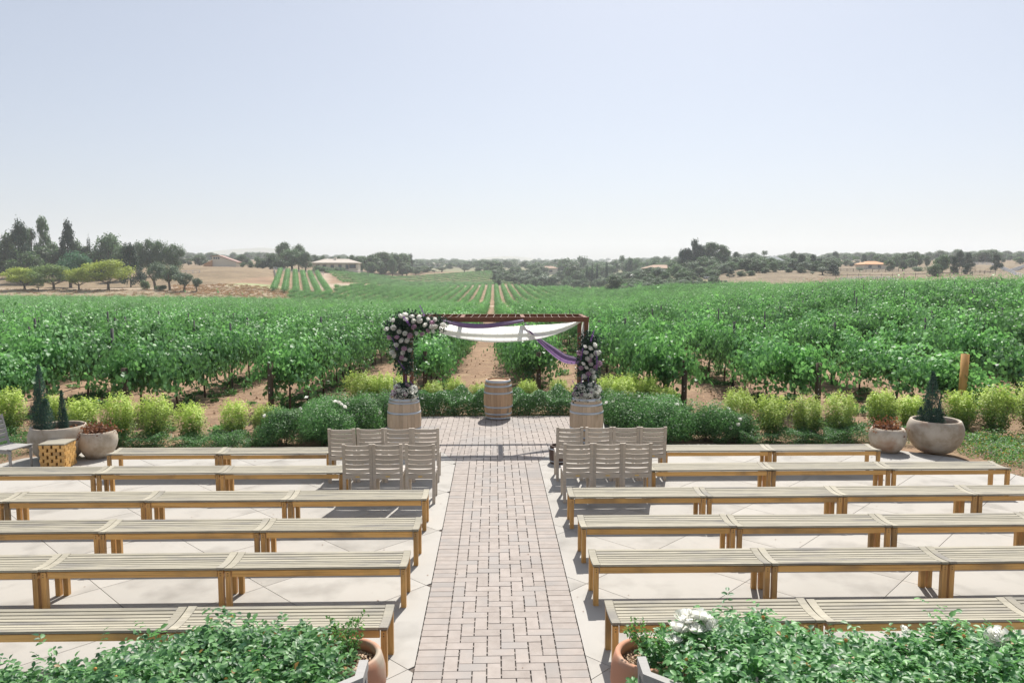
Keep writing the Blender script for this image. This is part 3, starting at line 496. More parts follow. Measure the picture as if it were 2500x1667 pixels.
# thin header kerb strips beside the aisle where the concrete was cut
# ---------------------------------------------------------------- benches
BL, BD, BH = 1.838, .447, .437
def prof(s): return -.020*math.sin(math.pi*(s+.5))+.004   # seat hollow across the depth, s in -.5..5
def bench():
    t = empty('bench')
    n = 8; ew = .075; d = BD/n
    for k in range(n):
        s = (k+.5)/n-.5; z = BH-.012+prof(s); sl_ = (prof(s+.5/n)-prof(s-.5/n))/d
        mb = MB(); mb.box((0, 0, 0), (BL-2*ew-.004, d-.011, .022), ch=.003, rot=Matrix.Rotation(math.atan(sl_), 3, 'X')); mb.obj('slat', M['teaktop'], t, (0, s*BD, z))
    for sx in (-1, 1):
        mb = MB(); seg = 10; vs = []; fs = []
        for i in range(seg+1):
            s = i/seg-.5; z = BH+prof(s)*(1.15)
            for (dx, dz) in ((-ew/2, 0), (ew/2, 0), (ew/2, -.024), (-ew/2, -.024)): vs.append((dx, s*BD, z+dz))
        for i in range(seg):
            for a in range(4): fs.append((i*4+a, (i+1)*4+a, (i+1)*4+(a+1) % 4, i*4+(a+1) % 4))
        fs += [(0, 1, 2, 3), tuple(seg*4+a for a in (3, 2, 1, 0))]
        mb.add(vs, fs); mb.obj('end_board', M['teaktop'], t, (sx*(BL/2-ew/2), 0, 0))
    # breadboard edges under the slats along front and back
    for sy in (-1, 1):
        mb = MB(); mb.box((0, 0, 0), (BL-.14, .022, .062)); mb.obj('apron', M['teak'], t, (0, sy*(BD/2-.034), BH-.066))
    for sx in (-1, 1):
        mb = MB(); mb.box((0, 0, 0), (.022, BD-.15, .062)); mb.obj('side_apron', M['teakleg'], t, (sx*(BL/2-.044), 0, BH-.066))
        for sy in (-1, 1):
            mb = MB(); hl = BH-.032; mb.box((0, 0, hl/2), (.052, .052, hl), ch=.002)
            if sy < 0:
                for dz in (.035, .062): mb.lathe([(.0001, 0), (.005, 0), (.0055, -.002)], 8, 1)
                mb.v[-48:] = [(p[0]+(-.010 if sx > 0 else .010)*0, -.0265-p[2]*0, hl-.035-p[0]*0+0) if False else p for p in mb.v[-48:]]
                mb.v = mb.v[:-48]; mb.t = mb.t[:-48]; mb.f = mb.f[:-32] if False else [f for f in mb.f if max(f) < len(mb.v)]; mb.m = mb.m[:len(mb.f)]; mb.sm = mb.sm[:len(mb.f)]
                for dz in (.022, .046): mb.box((0, -.0262, hl-dz), (.009, .002, .009), 1)
            mb.obj('leg', [M['teakleg'], M['peg_and_shade']], t, (sx*(BL/2-.034), sy*(BD/2-.034), 0))
    return t
proto = bench(); used = [False]
def put(proto, used, loc, rz, label, cat, group):
    o = proto if not used[0] else copy_tree(proto); used[0] = True
    o.location = loc; o.rotation_euler = (0, 0, rz); return tag(o, label, cat, group)
rowsY = [12.36, 11.13, 9.77, 8.57, 7.44, 6.13]
start = {('l',0):2.79,('l',1):2.325,('l',2):.955,('l',3):.942,('l',4):.955,('l',5):.958,('r',0):2.81,('r',1):2.335,('r',2):.951,('r',3):.965,('r',4):.954,('r',5):.943}
cnt = {('l',0):2,('l',1):3,('l',2):4,('l',3):4,('l',4):3,('l',5):3,('r',0):2,('r',1):3,('r',2):5,('r',3):4,('r',4):3,('r',5):3}
wn = {0:'farthest bench row',1:'second farthest bench row',2:'third farthest bench row',3:'fourth farthest bench row',4:'second nearest bench row',5:'nearest bench row'}
for (sd, r_), n in cnt.items():
    sgn = -1 if sd == 'l' else 1
    for k in range(n):
        x = sgn*(start[(sd, r_)]+BL/2+k*1.8475); y = rowsY[r_]+BD/2+random.uniform(-.022, .022)
        side = 'left' if sd == 'l' else 'right'
        lab = f"slatted teak bench, {ordn(k+1)} outward from the aisle, {wn[r_]}, {side} side"
        put(proto, used, (x, y, 0), random.uniform(-.006, .006), lab, 'bench', 'slatted teak benches in rows either side of the aisle')

# ---------------------------------------------------------------- slatted chairs
def chair():
    t = empty('chair'); W, Hc = .446, .90
    for sx in (-1, 1):
        mb = MB(); x = sx*(W/2-.024)
        pts = [(0, -.035, 0), (0, 0, .2), (0, .01, .44), (0, -.005, .68), (0, -.03, Hc)]
        vs = []
        for (px, py, pz) in pts:
            for dx, dy in ((-.023, -.015), (.023, -.015), (.023, .02), (-.023, .02)): vs.append((px+dx, py+dy, pz))
        fs = [(0,3,2,1), tuple(len(vs)-4+a for a in range(4))]
        for i in range(len(pts)-1):
            for a in range(4): fs.append((i*4+a, i*4+(a+1) % 4, (i+1)*4+(a+1) % 4, (i+1)*4+a))
        mb.add(vs, fs); mb.obj('rear_leg', M['greywood'], t, (x, 0, 0))
        mb = MB(); mb.box((0, 0, .205), (.042, .042, .41), taper=.7); mb.obj('front_leg', M['greywood'], t, (sx*(W/2-.024), .40, 0))
        mb = MB(); mb.box((0, 0, 0), (.022, .36, .055)); mb.obj('side_rail', M['greywood'], t, (sx*(W/2-.022), .20, .405))
    for k in range(6):
        z = .495+k*.072; mb = MB(); seg = 8; vs = []; fs = []; h = .057
        for i in range(seg+1):
            s = i/seg*2-1; x = s*(W/2-.047); y = -.020*(1-s*s)-(z-.44)*.05+.006; dz = -.005*(1-s*s)
            for dy, zz in ((-.010, -h/2), (.010, -h/2), (.010, h/2), (-.010, h/2)): vs.append((x, y+dy, z+zz+dz))
        for i in range(seg):
            for a in range(4): fs.append((i*4+a, i*4+(a+1) % 4, (i+1)*4+(a+1) % 4, (i+1)*4+a))
        fs += [(0, 3, 2, 1), tuple(seg*4+a for a in range(4))]
        mb.add(vs, fs); mb.obj('back_slat', M['greywood'], t)
    for k in range(7):
        mb = MB(); mb.box((0, 0, 0), (W-.06 if k == 0 else W-.01, .054, .018), ch=.003); mb.obj('seat_slat', M['seatlit'], t, (0, .035+.06*k, .448-(.008 if 1 < k < 5 else .003)))
    mb = MB(); mb.box((0, 0, 0), (W-.05, .02, .062)); ap = mb.obj('rear_rail', M['greywood'], t, (0, .004, .402))
    mb = MB(); mb.box((0, 0, 0), (.062, .003, .016)); mb.obj('name_plate', M['brass'], ap, (.0, -.0118, 0.004))
    mb = MB(); mb.box((0, 0, 0), (W-.06, .02, .055)); mb.obj('front_rail', M['greywood'], t, (0, .40, .402))
    return t
cp = chair(); cu = [False]
def cx(a): return [(a[i]+a[i+1])/2 for i in range(0, len(a), 2)]
sets = [('front', 'left', 12.15, [-2.54,-2.077,-1.623,-1.178][::-1]), ('second', 'left', 10.99, [-2.084,-1.638,-1.155][::-1]),
        ('front', 'right', 12.16, [1.185,1.665,2.117,2.564]), ('second', 'right', 10.97, [1.192,1.638,2.075])]
for rw, sd, y, xs in sets:
    for k, x in enumerate(xs):
        put(cp, cu, (x, y+random.uniform(-.012, .012), 0), random.uniform(-.02, .02),
            f"grey slat-back wooden chair, {ordn(k+1)} from the aisle in the {rw} chair row, {sd} side", 'chair', 'grey wooden chairs at the front beside the aisle')
# ---------------------------------------------------------------- barrels
def barrel(name, loc, sm, label, tilt=0.0, r0=.285, r1=.345, h=.93, hoops=None, ns_=26, rz=0.0, cat='barrel', open_top=False):
    t = empty(name, loc, rz, label, cat)
    def rad(z): s = z/h; return r0+(r1-r0)*(1-(2*s-1)**2)
    for i in range(ns_):
        a0 = 2*math.pi*i/ns_; a1 = 2*math.pi*(i+1)/ns_-.010; mb = MB(); seg = 8; vs = []; fs = []; off = random.uniform(-.0008, .0008)
        for k in range(seg+1):
            z = h*k/seg; r = rad(z)+off
            for a, rr in ((a0, r), (a1, r), (a1, r-.022), (a0, r-.022)): vs.append((rr*math.cos(a), rr*math.sin(a), z))
        for k in range(seg):
            for a in range(4): fs.append((k*4+a, k*4+(a+1) % 4, (k+1)*4+(a+1) % 4, (k+1)*4+a))
        fs += [(0, 3, 2, 1), tuple(seg*4+a for a in range(4))]
        mb.add(vs, fs); mb.obj('stave', sm, t)
    for (z, wd) in (hoops or ((.035, .05), (.135, .04), (.30, .04), (.63, .04), (.79, .04), (.895, .055))):
        mb = MB(); za, zb = max(0, z-wd/2), min(h, z+wd/2)
        mb.lathe([(rad(za)-.001, za), (rad(za)+.004, za), (rad(zb)+.004, zb), (rad(zb)-.001, zb), (rad(za)-.001, za)], 40); mb.obj('hoop', M['hoop'], t)
    mb = MB(); zt = h-.035 if not open_top else h*.8; mb.lathe([(.0005, zt), (rad(zt)-.02, zt), (rad(zt)-.02, zt-.02), (.0005, zt-.02)], 26, sm=False); mb.obj('head' if not open_top else 'soil', sm if not open_top else M['soil'], t)
    return t
barrel('wine_barrel', (.04, 17.62, 0), M['stave2'], 'weathered wine barrel standing alone at the centre of the brick altar', rz=.3)
barrel('wine_barrel', (-1.88, 15.12, 0), M['stave'], 'pale wine barrel with flowers on top under the left arch post', hoops=((.035, .05), (.135, .04), (.30, .04), (.63, .04), (.835, .035), (.895, .055)), rz=.9)
barrel('wine_barrel', (1.82, 15.05, 0), M['stave'], 'pale wine barrel with flowers on top under the right arch post', rz=2.2)
for x, y, lab in ((-1.36, 13.30, 'small dark wooden bucket beside the left front chair'), (1.10, 13.34, 'small dark wooden bucket beside the right front chair')):
    barrel('wooden_bucket', (x, y, 0), M['stave3'], lab, r0=.145, r1=.165, h=.33, hoops=((.05, .02), (.27, .02)), ns_=16, cat='bucket', open_top=True)

# ---------------------------------------------------------------- arch
t = empty('wedding_arch', (0, 15.4, 0), 0, 'rusty brown metal arch with draped cloth over the brick altar', 'arch')
xl, xr, zt, dp = -1.885, 1.85, 2.47, 1.2
for x in (xl, xr-.01):
    for y in (0, dp):
        mb = MB(); mb.box((0, 0, (zt-.05)/2), (.085, .085, zt-.05)); mb.obj('post', M['steel'], t, (x, y, 0))
for y in (0, dp):
    mb = MB(); mb.box((0, 0, 0), (xr-xl+.09, .06, .10)); mb.obj('beam', M['steel'], t, ((xl+xr)/2, y, zt))
for x in (xl, -.72, .55, xr):
    mb = MB(); mb.box((0, 0, 0), (.08, dp-.063, .08)); mb.obj('crossbar', M['steel'], t, (x, dp/2, zt+.002))
for i in range(22):
    x = xl+.25+i*.155
    if abs(x+.72) < .06 or abs(x-.55) < .06: continue
    mb = MB(); mb.tube([(0, 0, 0), (0.02, dp/2, -.02), (0.05, dp, 0)], .004, 5); mb.obj('wire', M['wire'], t, (x, 0, zt+.045))

def ribbon(name, top, bot, y0, matl, label, folds=7, amp=.035, nu=60, nv=26, ph=0.0, cat='drape', bulge=-.06):
    amp *= .6
    """hanging cloth between two polylines (x,z); folds run along its length"""
    def samp(pl, s):
        s *= len(pl)-1; i = min(int(s), len(pl)-2); f = s-i
        p0 = pl[max(i-1, 0)]; p1 = pl[i]; p2 = pl[i+1]; p3 = pl[min(i+2, len(pl)-1)]
        return [.5*((2*p1[k])+(-p0[k]+p2[k])*f+(2*p0[k]-5*p1[k]+4*p2[k]-p3[k])*f*f+(-p0[k]+3*p1[k]-3*p2[k]+p3[k])*f**3) for k in (0, 1)]
    vs = []
    for i in range(nu+1):
        s = i/nu; a = samp(top, s); b_ = samp(bot, s)
        for j in range(nv+1):
            v = j/nv; wv = amp*math.sin(v*folds*math.pi*2/2+ph+2.2*math.sin(s*2.6+ph)+.8*math.sin(s*7))*(.35+.65*math.sin(math.pi*min(1, s*1.1+.02)))
            vs.append((a[0]+(b_[0]-a[0])*v, y0+wv+bulge*math.sin(math.pi*v), a[1]+(b_[1]-a[1])*v+wv*.25))
    fs = [(i*(nv+1)+j, i*(nv+1)+j+1, (i+1)*(nv+1)+j+1, (i+1)*(nv+1)+j) for i in range(nu) for j in range(nv)]
    mb = MB(); mb.add(vs, fs, 0, True); o = mb.obj(name, matl)
    return tag(o, label, cat)
ribbon('white_drape', [(-1.2,2.42),(-.69,2.34),(-.05,2.32),(.54,2.34),(1.12,2.37),(1.48,2.43),(1.82,2.51)], [(-1.18,2.2),(-.7,2.07),(-.06,2.0),(.59,2.03),(1.01,2.1),(1.44,2.25),(1.84,2.48)], 15.375, M['clothw'], 'wide white cloth swagged across the front of the brown arch', folds=4, amp=.03, bulge=.07)
ribbon('purple_drape', [(-1.14,2.48),(-.69,2.41),(-.27,2.385),(.16,2.43),(.54,2.48)], [(-1.14,2.43),(-.69,2.31),(-.27,2.29),(.16,2.34),(.56,2.43)], 15.33, M['clothp'], 'short purple cloth swag just under the arch beam, left half', folds=6, amp=.025)
ribbon('purple_drape', [(.53,2.47),(.71,2.25),(.91,2.07),(1.23,1.87),(1.45,1.74),(1.72,1.67)], [(.56,2.43),(.64,2.24),(.82,2.04),(1.02,1.84),(1.23,1.66),(1.44,1.55),(1.72,1.53)], 15.50, M['clothp'], 'purple cloth hanging diagonally down to the right flower column', folds=6, amp=.03, ph=1)
ribbon('white_drape', [(1.80,2.49),(1.76,2.34),(1.75,2.17),(1.75,1.97),(1.77,1.2),(1.80,.5),(1.82,.02)], [(1.86,2.51),(1.91,2.38),(1.90,2.19),(1.94,1.96),(2.02,1.2),(2.2,.45),(2.28,.02)], 15.46, M['clothw'], 'narrow white cloth tail hanging from the right corner of the arch', folds=4, amp=.03)

# ---------------------------------------------------------------- flowers
def rose_mesh(name, m, r=.045, rings=5):
    mb = MB()
    for k in range(rings):
        f = k/(rings-1); n = 4+k; rr = r*(.25+.8*f); hh = r*(1.15-.75*f)
        for j in range(n):
            a = 2*math.pi*(j+.5*(k % 2))/n+k*.4; wd = 2*math.pi/n*.75
            vs = []
            for q in (-.5, 0, .5):
                aa = a+q*wd
                vs.append((rr*.55*math.cos(aa), rr*.55*math.sin(aa), -r*.45)); vs.append((rr*math.cos(aa), rr*math.sin(aa), hh*.25)); vs.append((rr*(1.0+.18*f)*math.cos(aa), rr*(1.0+.18*f)*math.sin(aa), hh*(.75 if q else .9)))
            mb.add(vs, [(0,3,4,1),(1,4,5,2),(3,6,7,4),(4,7,8,5)], 0, True, random.random())
    return mb.mesh(name, m)
RW = rose_mesh('rose', M['rosew']); RM = rose_mesh('rose', M['rosem'])
def hyd(n=150, r=.1):
    P = rdir(n)*np.array([[r, r, r*.8]]); return leaf_mesh('hydrangea', P, P+rdir(n)*.03, rdir(n), rng.uniform(.03, .045, n), M['hydr'], 'oval')
HY = hyd()
def spike_mesh():
    n = 120; z = rng.uniform(0, .26, n); a = rng.uniform(0, 6.28, n); r = .022*(1-z/.3)
    P = np.stack([r*np.cos(a), r*np.sin(a), z], 1); N = np.stack([np.cos(a), np.sin(a), .5+0*a], 1); return leaf_mesh('spike', P, N, rdir(n)+np.array([[0, 0, 1]]), rng.uniform(.014, .022, n), M['spike'], 'oval')
SP = spike_mesh()
def greens(P, n, spread, name='foliage', size=(.035, .07), m='darkleaf', kind='oval'):
    P = np.array(P); i = rng.integers(0, len(P), n); Q = P[i]+rng.normal(size=(n, 3))*np.array([spread])
    return leaf_mesh(name, Q, rng.normal(size=(n, 3))+np.array([[0, -.6, .4]]), rng.normal(size=(n, 3)), rng.uniform(*size, n), M[m], kind)
def arrange(label, cat, loc, flowers, fol, extra=()):
    t = empty('flower_arrangement', loc, 0, label, cat)
    part('foliage', fol, t)
    for x, y, z, k, s in flowers:
        me_ = {'w': RW, 'm': RM, 'h': HY, 'p': SP}[k]; o = part({'w': 'rose', 'm': 'rose', 'h': 'hydrangea', 'p': 'flower_spike'}[k], me_, t, (x, y, z), 0)
        o.scale = (s, s, s)
        if k == 'p': o.rotation_euler = (random.uniform(-.5, .5)+.3, random.uniform(-.6, .6), 0)
        else: o.rotation_euler = (R(60)+random.uniform(-.5, .4), random.uniform(-.6, .6), random.uniform(-.6, .6))
    return t
FL = [(-1.92,2.56,'w'),(-1.81,2.49,'w'),(-1.69,2.55,'m'),(-1.55,2.54,'w'),(-1.44,2.57,'p'),(-2.06,2.33,'w'),(-1.99,2.14,'m'),(-1.9,2.07,'w'),(-2.01,1.99,'w'),(-1.85,1.91,'m'),(-2.16,2.13,'m'),(-1.83,2.22,'w'),(-1.73,2.38,'p'),(-1.65,2.34,'m'),(-1.54,2.47,'w'),(-1.43,2.38,'w'),(-1.29,2.43,'m'),(-1.29,2.35,'w'),(-1.22,2.35,'w'),(-1.38,2.26,'m'),(-1.61,2.22,'w'),(-1.73,2.17,'m'),(-1.49,2.2,'m'),(-1.88,1.83,'w'),(-2.1,1.83,'w'),(-2.05,1.78,'m'),(-1.85,1.69,'w'),(-1.9,1.73,'m'),(-1.99,1.88,'p'),(-1.24,2.49,'w'),(-1.07,2.38,'w'),(-2.06,2.48,'m'),(-1.79,2.07,'w'),(-1.74,1.88,'w'),(-1.28,2.26,'w'),(-1.83,2.58,'w'),(-1.66,2.46,'w'),(-2.2,2.3,'m'),(-1.85,1.5,'p'),(-1.95,2.25,'w'),(-1.37,2.5,'w')]
FR = [(1.88,2.05,'p'),(1.88,1.91,'w'),(1.79,1.82,'w'),(2.0,1.81,'m'),(2.06,1.83,'w'),(1.9,1.76,'w'),(1.82,1.7,'w'),(1.88,1.67,'m'),(2.03,1.64,'p'),(1.9,1.59,'w'),(1.8,1.52,'w'),(1.7,1.51,'m'),(2.0,1.53,'m'),(1.66,1.82,'m'),(1.77,1.95,'w'),(1.91,1.46,'w'),(1.85,1.39,'m'),(1.97,1.97,'w'),(1.95,1.43,'w'),(1.69,1.67,'p'),(2.01,1.47,'p'),(1.76,1.34,'w'),(1.95,1.34,'w'),(2.07,1.6,'m'),(1.74,1.6,'w')]
def fl(L_, y0, sp=.06): return [(x, y0-.17+random.uniform(-sp, sp*.3), z, ('w' if k == 'm' and random.random() < .3 else k), random.uniform(.85, 1.15)) for x, z, k in L_]
path_pts = [(x, 0, z) for x, z in [(-2.1,2.3),(-1.95,2.45),(-1.8,2.5),(-1.65,2.45),(-1.5,2.42),(-1.35,2.4),(-1.2,2.4),(-2.0,2.15),(-1.9,2.25),(-1.95,2.0),(-1.9,1.85),(-1.88,1.75),(-2.05,2.35),(-1.7,2.35),(-1.8,2.1)]]
arrange('L-shaped white and mauve rose cluster on the left arch corner', 'flowers', (0, 15.22, 0), fl(FL, 0), greens(path_pts+[(-1.88,.0,1.6),(-1.85,0,1.5)], 5200, (.105, .06, .085)))
arrange('tall column of white and mauve roses on the right arch post', 'flowers', (0, 15.20, 0), fl(FR, 0), greens([(1.87, 0, z) for z in np.arange(1.32, 1.95, .05)]+[(1.9, 0, 2.05), (1.9, 0, 2.12)], 3800, (.10, .06, .07)))
def bowl(x0, y0, z0, label, dens=1.0):
    fls = []
    for k in range(int(22*dens)):
        a = random.uniform(0, 6.28); u = random.uniform(.05, 1); r = .25*math.sqrt(1-u*u*.8); fls.append((r*math.cos(a), r*math.sin(a), .06+.22*u, random.choice('wwmw'), random.uniform(.8, 1.1)))
    for (dx, dz, s) in ((.0, .15, 1.0), (.18, .2, .95), (-.2, .08, .85), (.17, .03, .8), (-.13, .24, .75), (-.07, -.0, .7)): fls.append((dx, -.25+abs(dx)*.45, dz, 'h', s))
    for (dx, dz) in ((-.12, .26), (.03, .28), (.2, .2), (-.2, .18)): fls.append((dx, -.05, dz, 'p', .8))
    P = [(.18*math.cos(a)*f, .18*math.sin(a)*f, z) for a in np.arange(0, 6.28, .5) for f, z in ((1, .06), (.8, .16), (.4, .22))]
    t = arrange(label, 'flowers', (x0, y0, z0), fls, greens(P, 1500, (.06, .05, .05)))
bowl(-1.86, 15.10, .90, 'round bowl of white and mauve flowers on the left flanking barrel')
bowl(1.82, 15.02, .90, 'fuller bowl of white hydrangea and mauve roses on the right flanking barrel', 1.3)

# ---------------------------------------------------------------- pots, potted plants, stool, garden chair
def pot(loc, R_, h, rim, label, m='terra', wall=.045):
    t = empty('terracotta_pot', loc, 0, label, 'pot'); mb = MB()
    pr = [(.001, 0), (R_*.52, 0), (R_*.60, h*.03), (R_*.78, h*.18), (R_*.93, h*.38), (R_, h*.60), (R_*.985, h*.78), (R_*.93, h*.90), (rim, h*.985), (rim-wall*.35, h), (rim-wall, h*.985), (rim-wall*.9, h*.88), (rim-wall*.6, h*.78)]
    mb.lathe(pr, 48, wob=.004); mb.obj('bowl', M[m], t)
    mb = MB(); n = 24; vs = [(0, 0, h*.83)]
    for k in (1, 2, 3):
        for j in range(n): a = 2*math.pi*j/n; r = (rim-wall*.5)*k/3; vs.append((r*math.cos(a), r*math.sin(a), h*.81+random.uniform(-.012, .02)*(k < 3)))
    fs = [(0, 1+j, 1+(j+1) % n) for j in range(n)]+[(1+(k-1)*n+j, 1+k*n+j, 1+k*n+(j+1) % n, 1+(k-1)*n+(j+1) % n) for k in (1, 2) for j in range(n)]
    mb.add(vs, fs); mb.obj('soil', M['soil'], t); return t
pot((8.44, 14.08, 0), .50, .62, .44, 'large round limewashed pot with worn rim at the right patio corner')
pot((7.50, 14.05, 0), .335, .47, .285, 'small round limewashed pot left of the large one at the right corner')
pot((-8.12, 13.92, 0), .50, .62, .455, 'large pale clay pot behind the garden chair at the left patio corner')
pot((-7.44, 13.98, 0), .335, .50, .30, 'smaller pale clay pot beside the woven wood stool on the left')
def cone_leaves(specs, n, m='juniper', size=(.018, .035)):
    """specs: (x,y,z,r,h)"""
    sp = np.array(specs, float); w_ = sp[:, 3]*sp[:, 4]; i = rng.choice(len(sp), n, p=w_/w_.sum()); f = rng.random(n)**1.2; a = rng.uniform(0, 6.28, n)
    prof_ = np.where(f < .25, .75+f, 1-((f-.25)/.75)**1.1*.92); rr = sp[i, 3]*prof_*rng.uniform(.75, 1.1, n)*(1+.15*np.sin(a*5+f*20))
    P = np.stack([sp[i, 0]+rr*np.cos(a), sp[i, 1]+rr*np.sin(a), sp[i, 2]+f*sp[i, 4]], 1)
    N = np.stack([np.cos(a), np.sin(a), .3+0*a], 1)+rng.normal(size=(n, 3))*.4; T = np.stack([np.cos(a)*.4, np.sin(a)*.4, 1+0*a], 1)+rng.normal(size=(n, 3))*.3
    return P, N, T, rng.uniform(size[0], size[1], n)*1.5
def conifer(loc, specs, n, label):
    t = empty('juniper', loc, 0, label, 'shrub'); P, N, T, s = cone_leaves(specs, n); part('foliage', leaf_mesh('foliage', P, N, T, s, M['juniper'], 'thin'), t)
    mb = MB(); mb.tube([(0, 0, -.05), (0, 0, specs[0][4]*.8)], .015, 6); mb.obj('trunk', M['tbark'], t)
conifer((8.33, 14.05, .5), [(0, 0, 0, .19, 1.02), (-.2, .02, 0, .08, .35), (.15, -.02, 0, .1, .32), (.02, -.12, 0, .09, .34), (.2, .05, 0, .07, .25), (-.1, -.05, 0, .11, .5)], 9000, 'dark cone-shaped juniper growing in the large right pot')
conifer((-8.42, 13.92, .5), [(0, 0, 0, .17, 1.22), (.1, -.03, 0, .17, .6), (-.07, .05, 0, .16, .62), (.02, -.08, .2, .12, .6)], 9000, 'tall narrow dark juniper in the large left pot')
conifer((-8.05, 13.95, .5), [(0, 0, 0, .085, .74), (.03, 0, 0, .08, .4)], 3200, 'shorter thin juniper at the right of the large left pot')
def dryplant(loc, label, n=700, r=.13, h=.22):
    t = empty('dead_plant', loc, 0, label, 'plant'); P = rng.normal(size=(n, 3))*np.array([[r, r*.8, h*.4]]); P[:, 2] = np.abs(P[:, 2])
    part('foliage', leaf_mesh('foliage', P, rdir(n), rdir(n)+np.array([[0, 0, .4]]), rng.uniform(.04, .085, n), M['dry'], 'oval'), t)
dryplant((7.46, 14.05, .38), 'dried reddish brown plant in the small right pot')
dryplant((-7.5, 13.98, .42), 'dried reddish brown plant in the smaller left pot', 1000, .16, .2)

t = empty('wood_block_stool', (-7.78, 13.28, 0), R(4), 'square stool of stacked wood blocks with gaps beside the left pots', 'stool')
W_ = .43; hb = .43/7
def blk(l_): q = MB(); q.box((0, 0, 0), (l_, .05, hb*.97), ch=.002); return q.mesh('block', M['teak'])
b1, b2 = blk(.108), blk(.052)
for k in range(7):
    lay = [(-.145, b1), (0, b1), (.145, b1)] if k % 2 else [(-.0725, b1), (.0725, b1), (-.185, b2), (.185, b2)]
    for off, q in lay:
        for sgn in (-1, 1):
            part('block', q, t, (off, sgn*(W_/2-.026), hb*(k+.5)+.002)); part('block', q, t, (sgn*(W_/2-.026), off*.86, hb*(k+.5)+.002), math.pi/2)
mb = MB(); mb.box((0, 0, 0), (W_-.13, W_-.13, hb*7-.02)); mb.obj('shade_core', M['peg_and_shade'], t, (0, 0, hb*3.5))  # dark box added inside so the gaps between blocks look shaded
mb = MB(); mb.box((0, 0, 0), (W_+.01, W_+.01, .022), ch=.003); mb.obj('top', M['teaktop'], t, (0, 0, hb*7+.014))

t = empty('garden_chair', (-8.45, 13.02, 0), R(-104), 'grey wooden garden chair with turned legs at the far left, partly cut off', 'chair')
for sx in (-1, 1):
    mb = MB(); mb.tube([(0, 0, 0), (0, 0, .12), (0, 0, .30), (0, 0, .33), (0, 0, .345), (0, 0, .41)], [.014, .018, .026, .017, .028, .028], 10); mb.obj('front_leg', M['silverwood'], t, (sx*.21, .22, 0))
    mb = MB(); mb.tube([(0, .02, 0), (0, 0, .42), (0, -.12, .95)], [.02, .024, .018], 4, sm=False); mb.obj('rear_leg', M['silverwood'], t, (sx*.2, -.22, 0))
    mb = MB(); mb.box((0, 0, 0), (.022, .40, .06)); mb.obj('side_rail', M['silverwood'], t, (sx*.21, 0, .385))
for k in range(6): mb = MB(); mb.box((0, 0, 0), (.47, .072, .02), ch=.003); mb.obj('seat_slat', M['silverwood'], t, (0, -.19+k*.083, .43-(.01 if 0 < k < 5 else 0)))
for k in range(6): mb = MB(); mb.box((0, 0, 0), (.38, .016, .062), ch=.003); mb.obj('back_slat', M['silverwood'], t, (0, -.235-.02*k, .52+k*.076))

# ---------------------------------------------------------------- shrubs and planting beds
def U3(): return float(rng.uniform(0, 6))
def boxw(h, r):
    n = 5200; f = rng.random(n)**.8; a = rng.uniform(0, 6.28, n); wprof = .55+.45*np.minimum(1, f*1.9); wprof = np.where(f > .85, wprof*(1-(f-.85)*2.2), wprof)
    ph = U3(); rr = r*wprof*np.sqrt(rng.uniform(.2, 1.25, n))*(1+.2*np.sin(3*a+f*5+ph)+.16*np.sin(8*a+f*3)+.12*np.sin(f*17+a*2))
    P = np.stack([rr*np.cos(a), rr*np.sin(a), .05+f*(h-.05)*(1+.09*np.sin(6*a+ph)+.07*np.sin(11*a+rr*40))+np.abs(rng.normal(size=n))*.03], 1); N = np.stack([np.cos(a), np.sin(a), .5+f], 1)+rng.normal(size=(n, 3))*.6
    tint = np.clip((f-.25)*1.5+rng.normal(size=n)*.22, 0, 1)*np.clip(rr/r/.6, .3, 1)
    return leaf_mesh('foliage', P, N, rdir(n)+np.array([[0, 0, .7]]), rng.uniform(.028, .046, n), M['box'], 'oval', tint=tint)
BX = [boxw(.82, .22), boxw(.9, .25), boxw(.78, .22), boxw(.92, .26), boxw(.85, .24)]
tk = MB(); [tk.tube([(dx, dy, 0), (dx*3, dy*3, .35)], .009, 5) for dx, dy in ((.02, 0), (-.02, .01), (0, -.02))]; TKm = tk.mesh('stem', M['tbark'])
boxes = [(-8.64,15.67,1.1),(-7.71,15.35,1),(-7.0,15.35,1),(-6.31,15.45,.95),(-5.47,15.6,.9),(-4.83,15.6,.95),(-10.3,15.9,1.05),(-9.6,16.2,.95),
         (-1.62,19.3,.85),(-1.08,19.45,.8),(-.46,19.45,.8),(.8,19.4,.85),(1.62,19.45,.8),(2.2,19.4,.8),
         (5.17,15.75,1),(5.75,15.35,1),(6.5,15.45,1),(7.3,15.6,1),(8.35,15.9,1.15),(9.1,16.1,1.05),(10.2,16.1,1),(10.75,15.75,1.1),(11.7,15.85,1.2),
         (-3.0,18.6,1),(-2.6,18.9,1),(-2.75,18.2,1.05),(-3.3,18.1,1),(-2.45,19.3,.9),(2.9,18.7,1),(3.3,18.4,1),(3.1,18.0,1.05),(3.7,18.0,1),(4.0,17.6,.95),(2.7,19.2,.9)]
bed = {}
for i, (x, y, s) in enumerate(boxes):
    reg = 'behind the altar hedge' if abs(x) < 2.3 and y > 19 else ('yellow clump left of the altar' if -3.5 < x < -2 else ('yellow clump right of the altar' if 2.5 < x < 4.5 and y > 17 else ('left bed' if x < 0 else 'right bed')))
    bed.setdefault(reg, []).append((x, y, s))
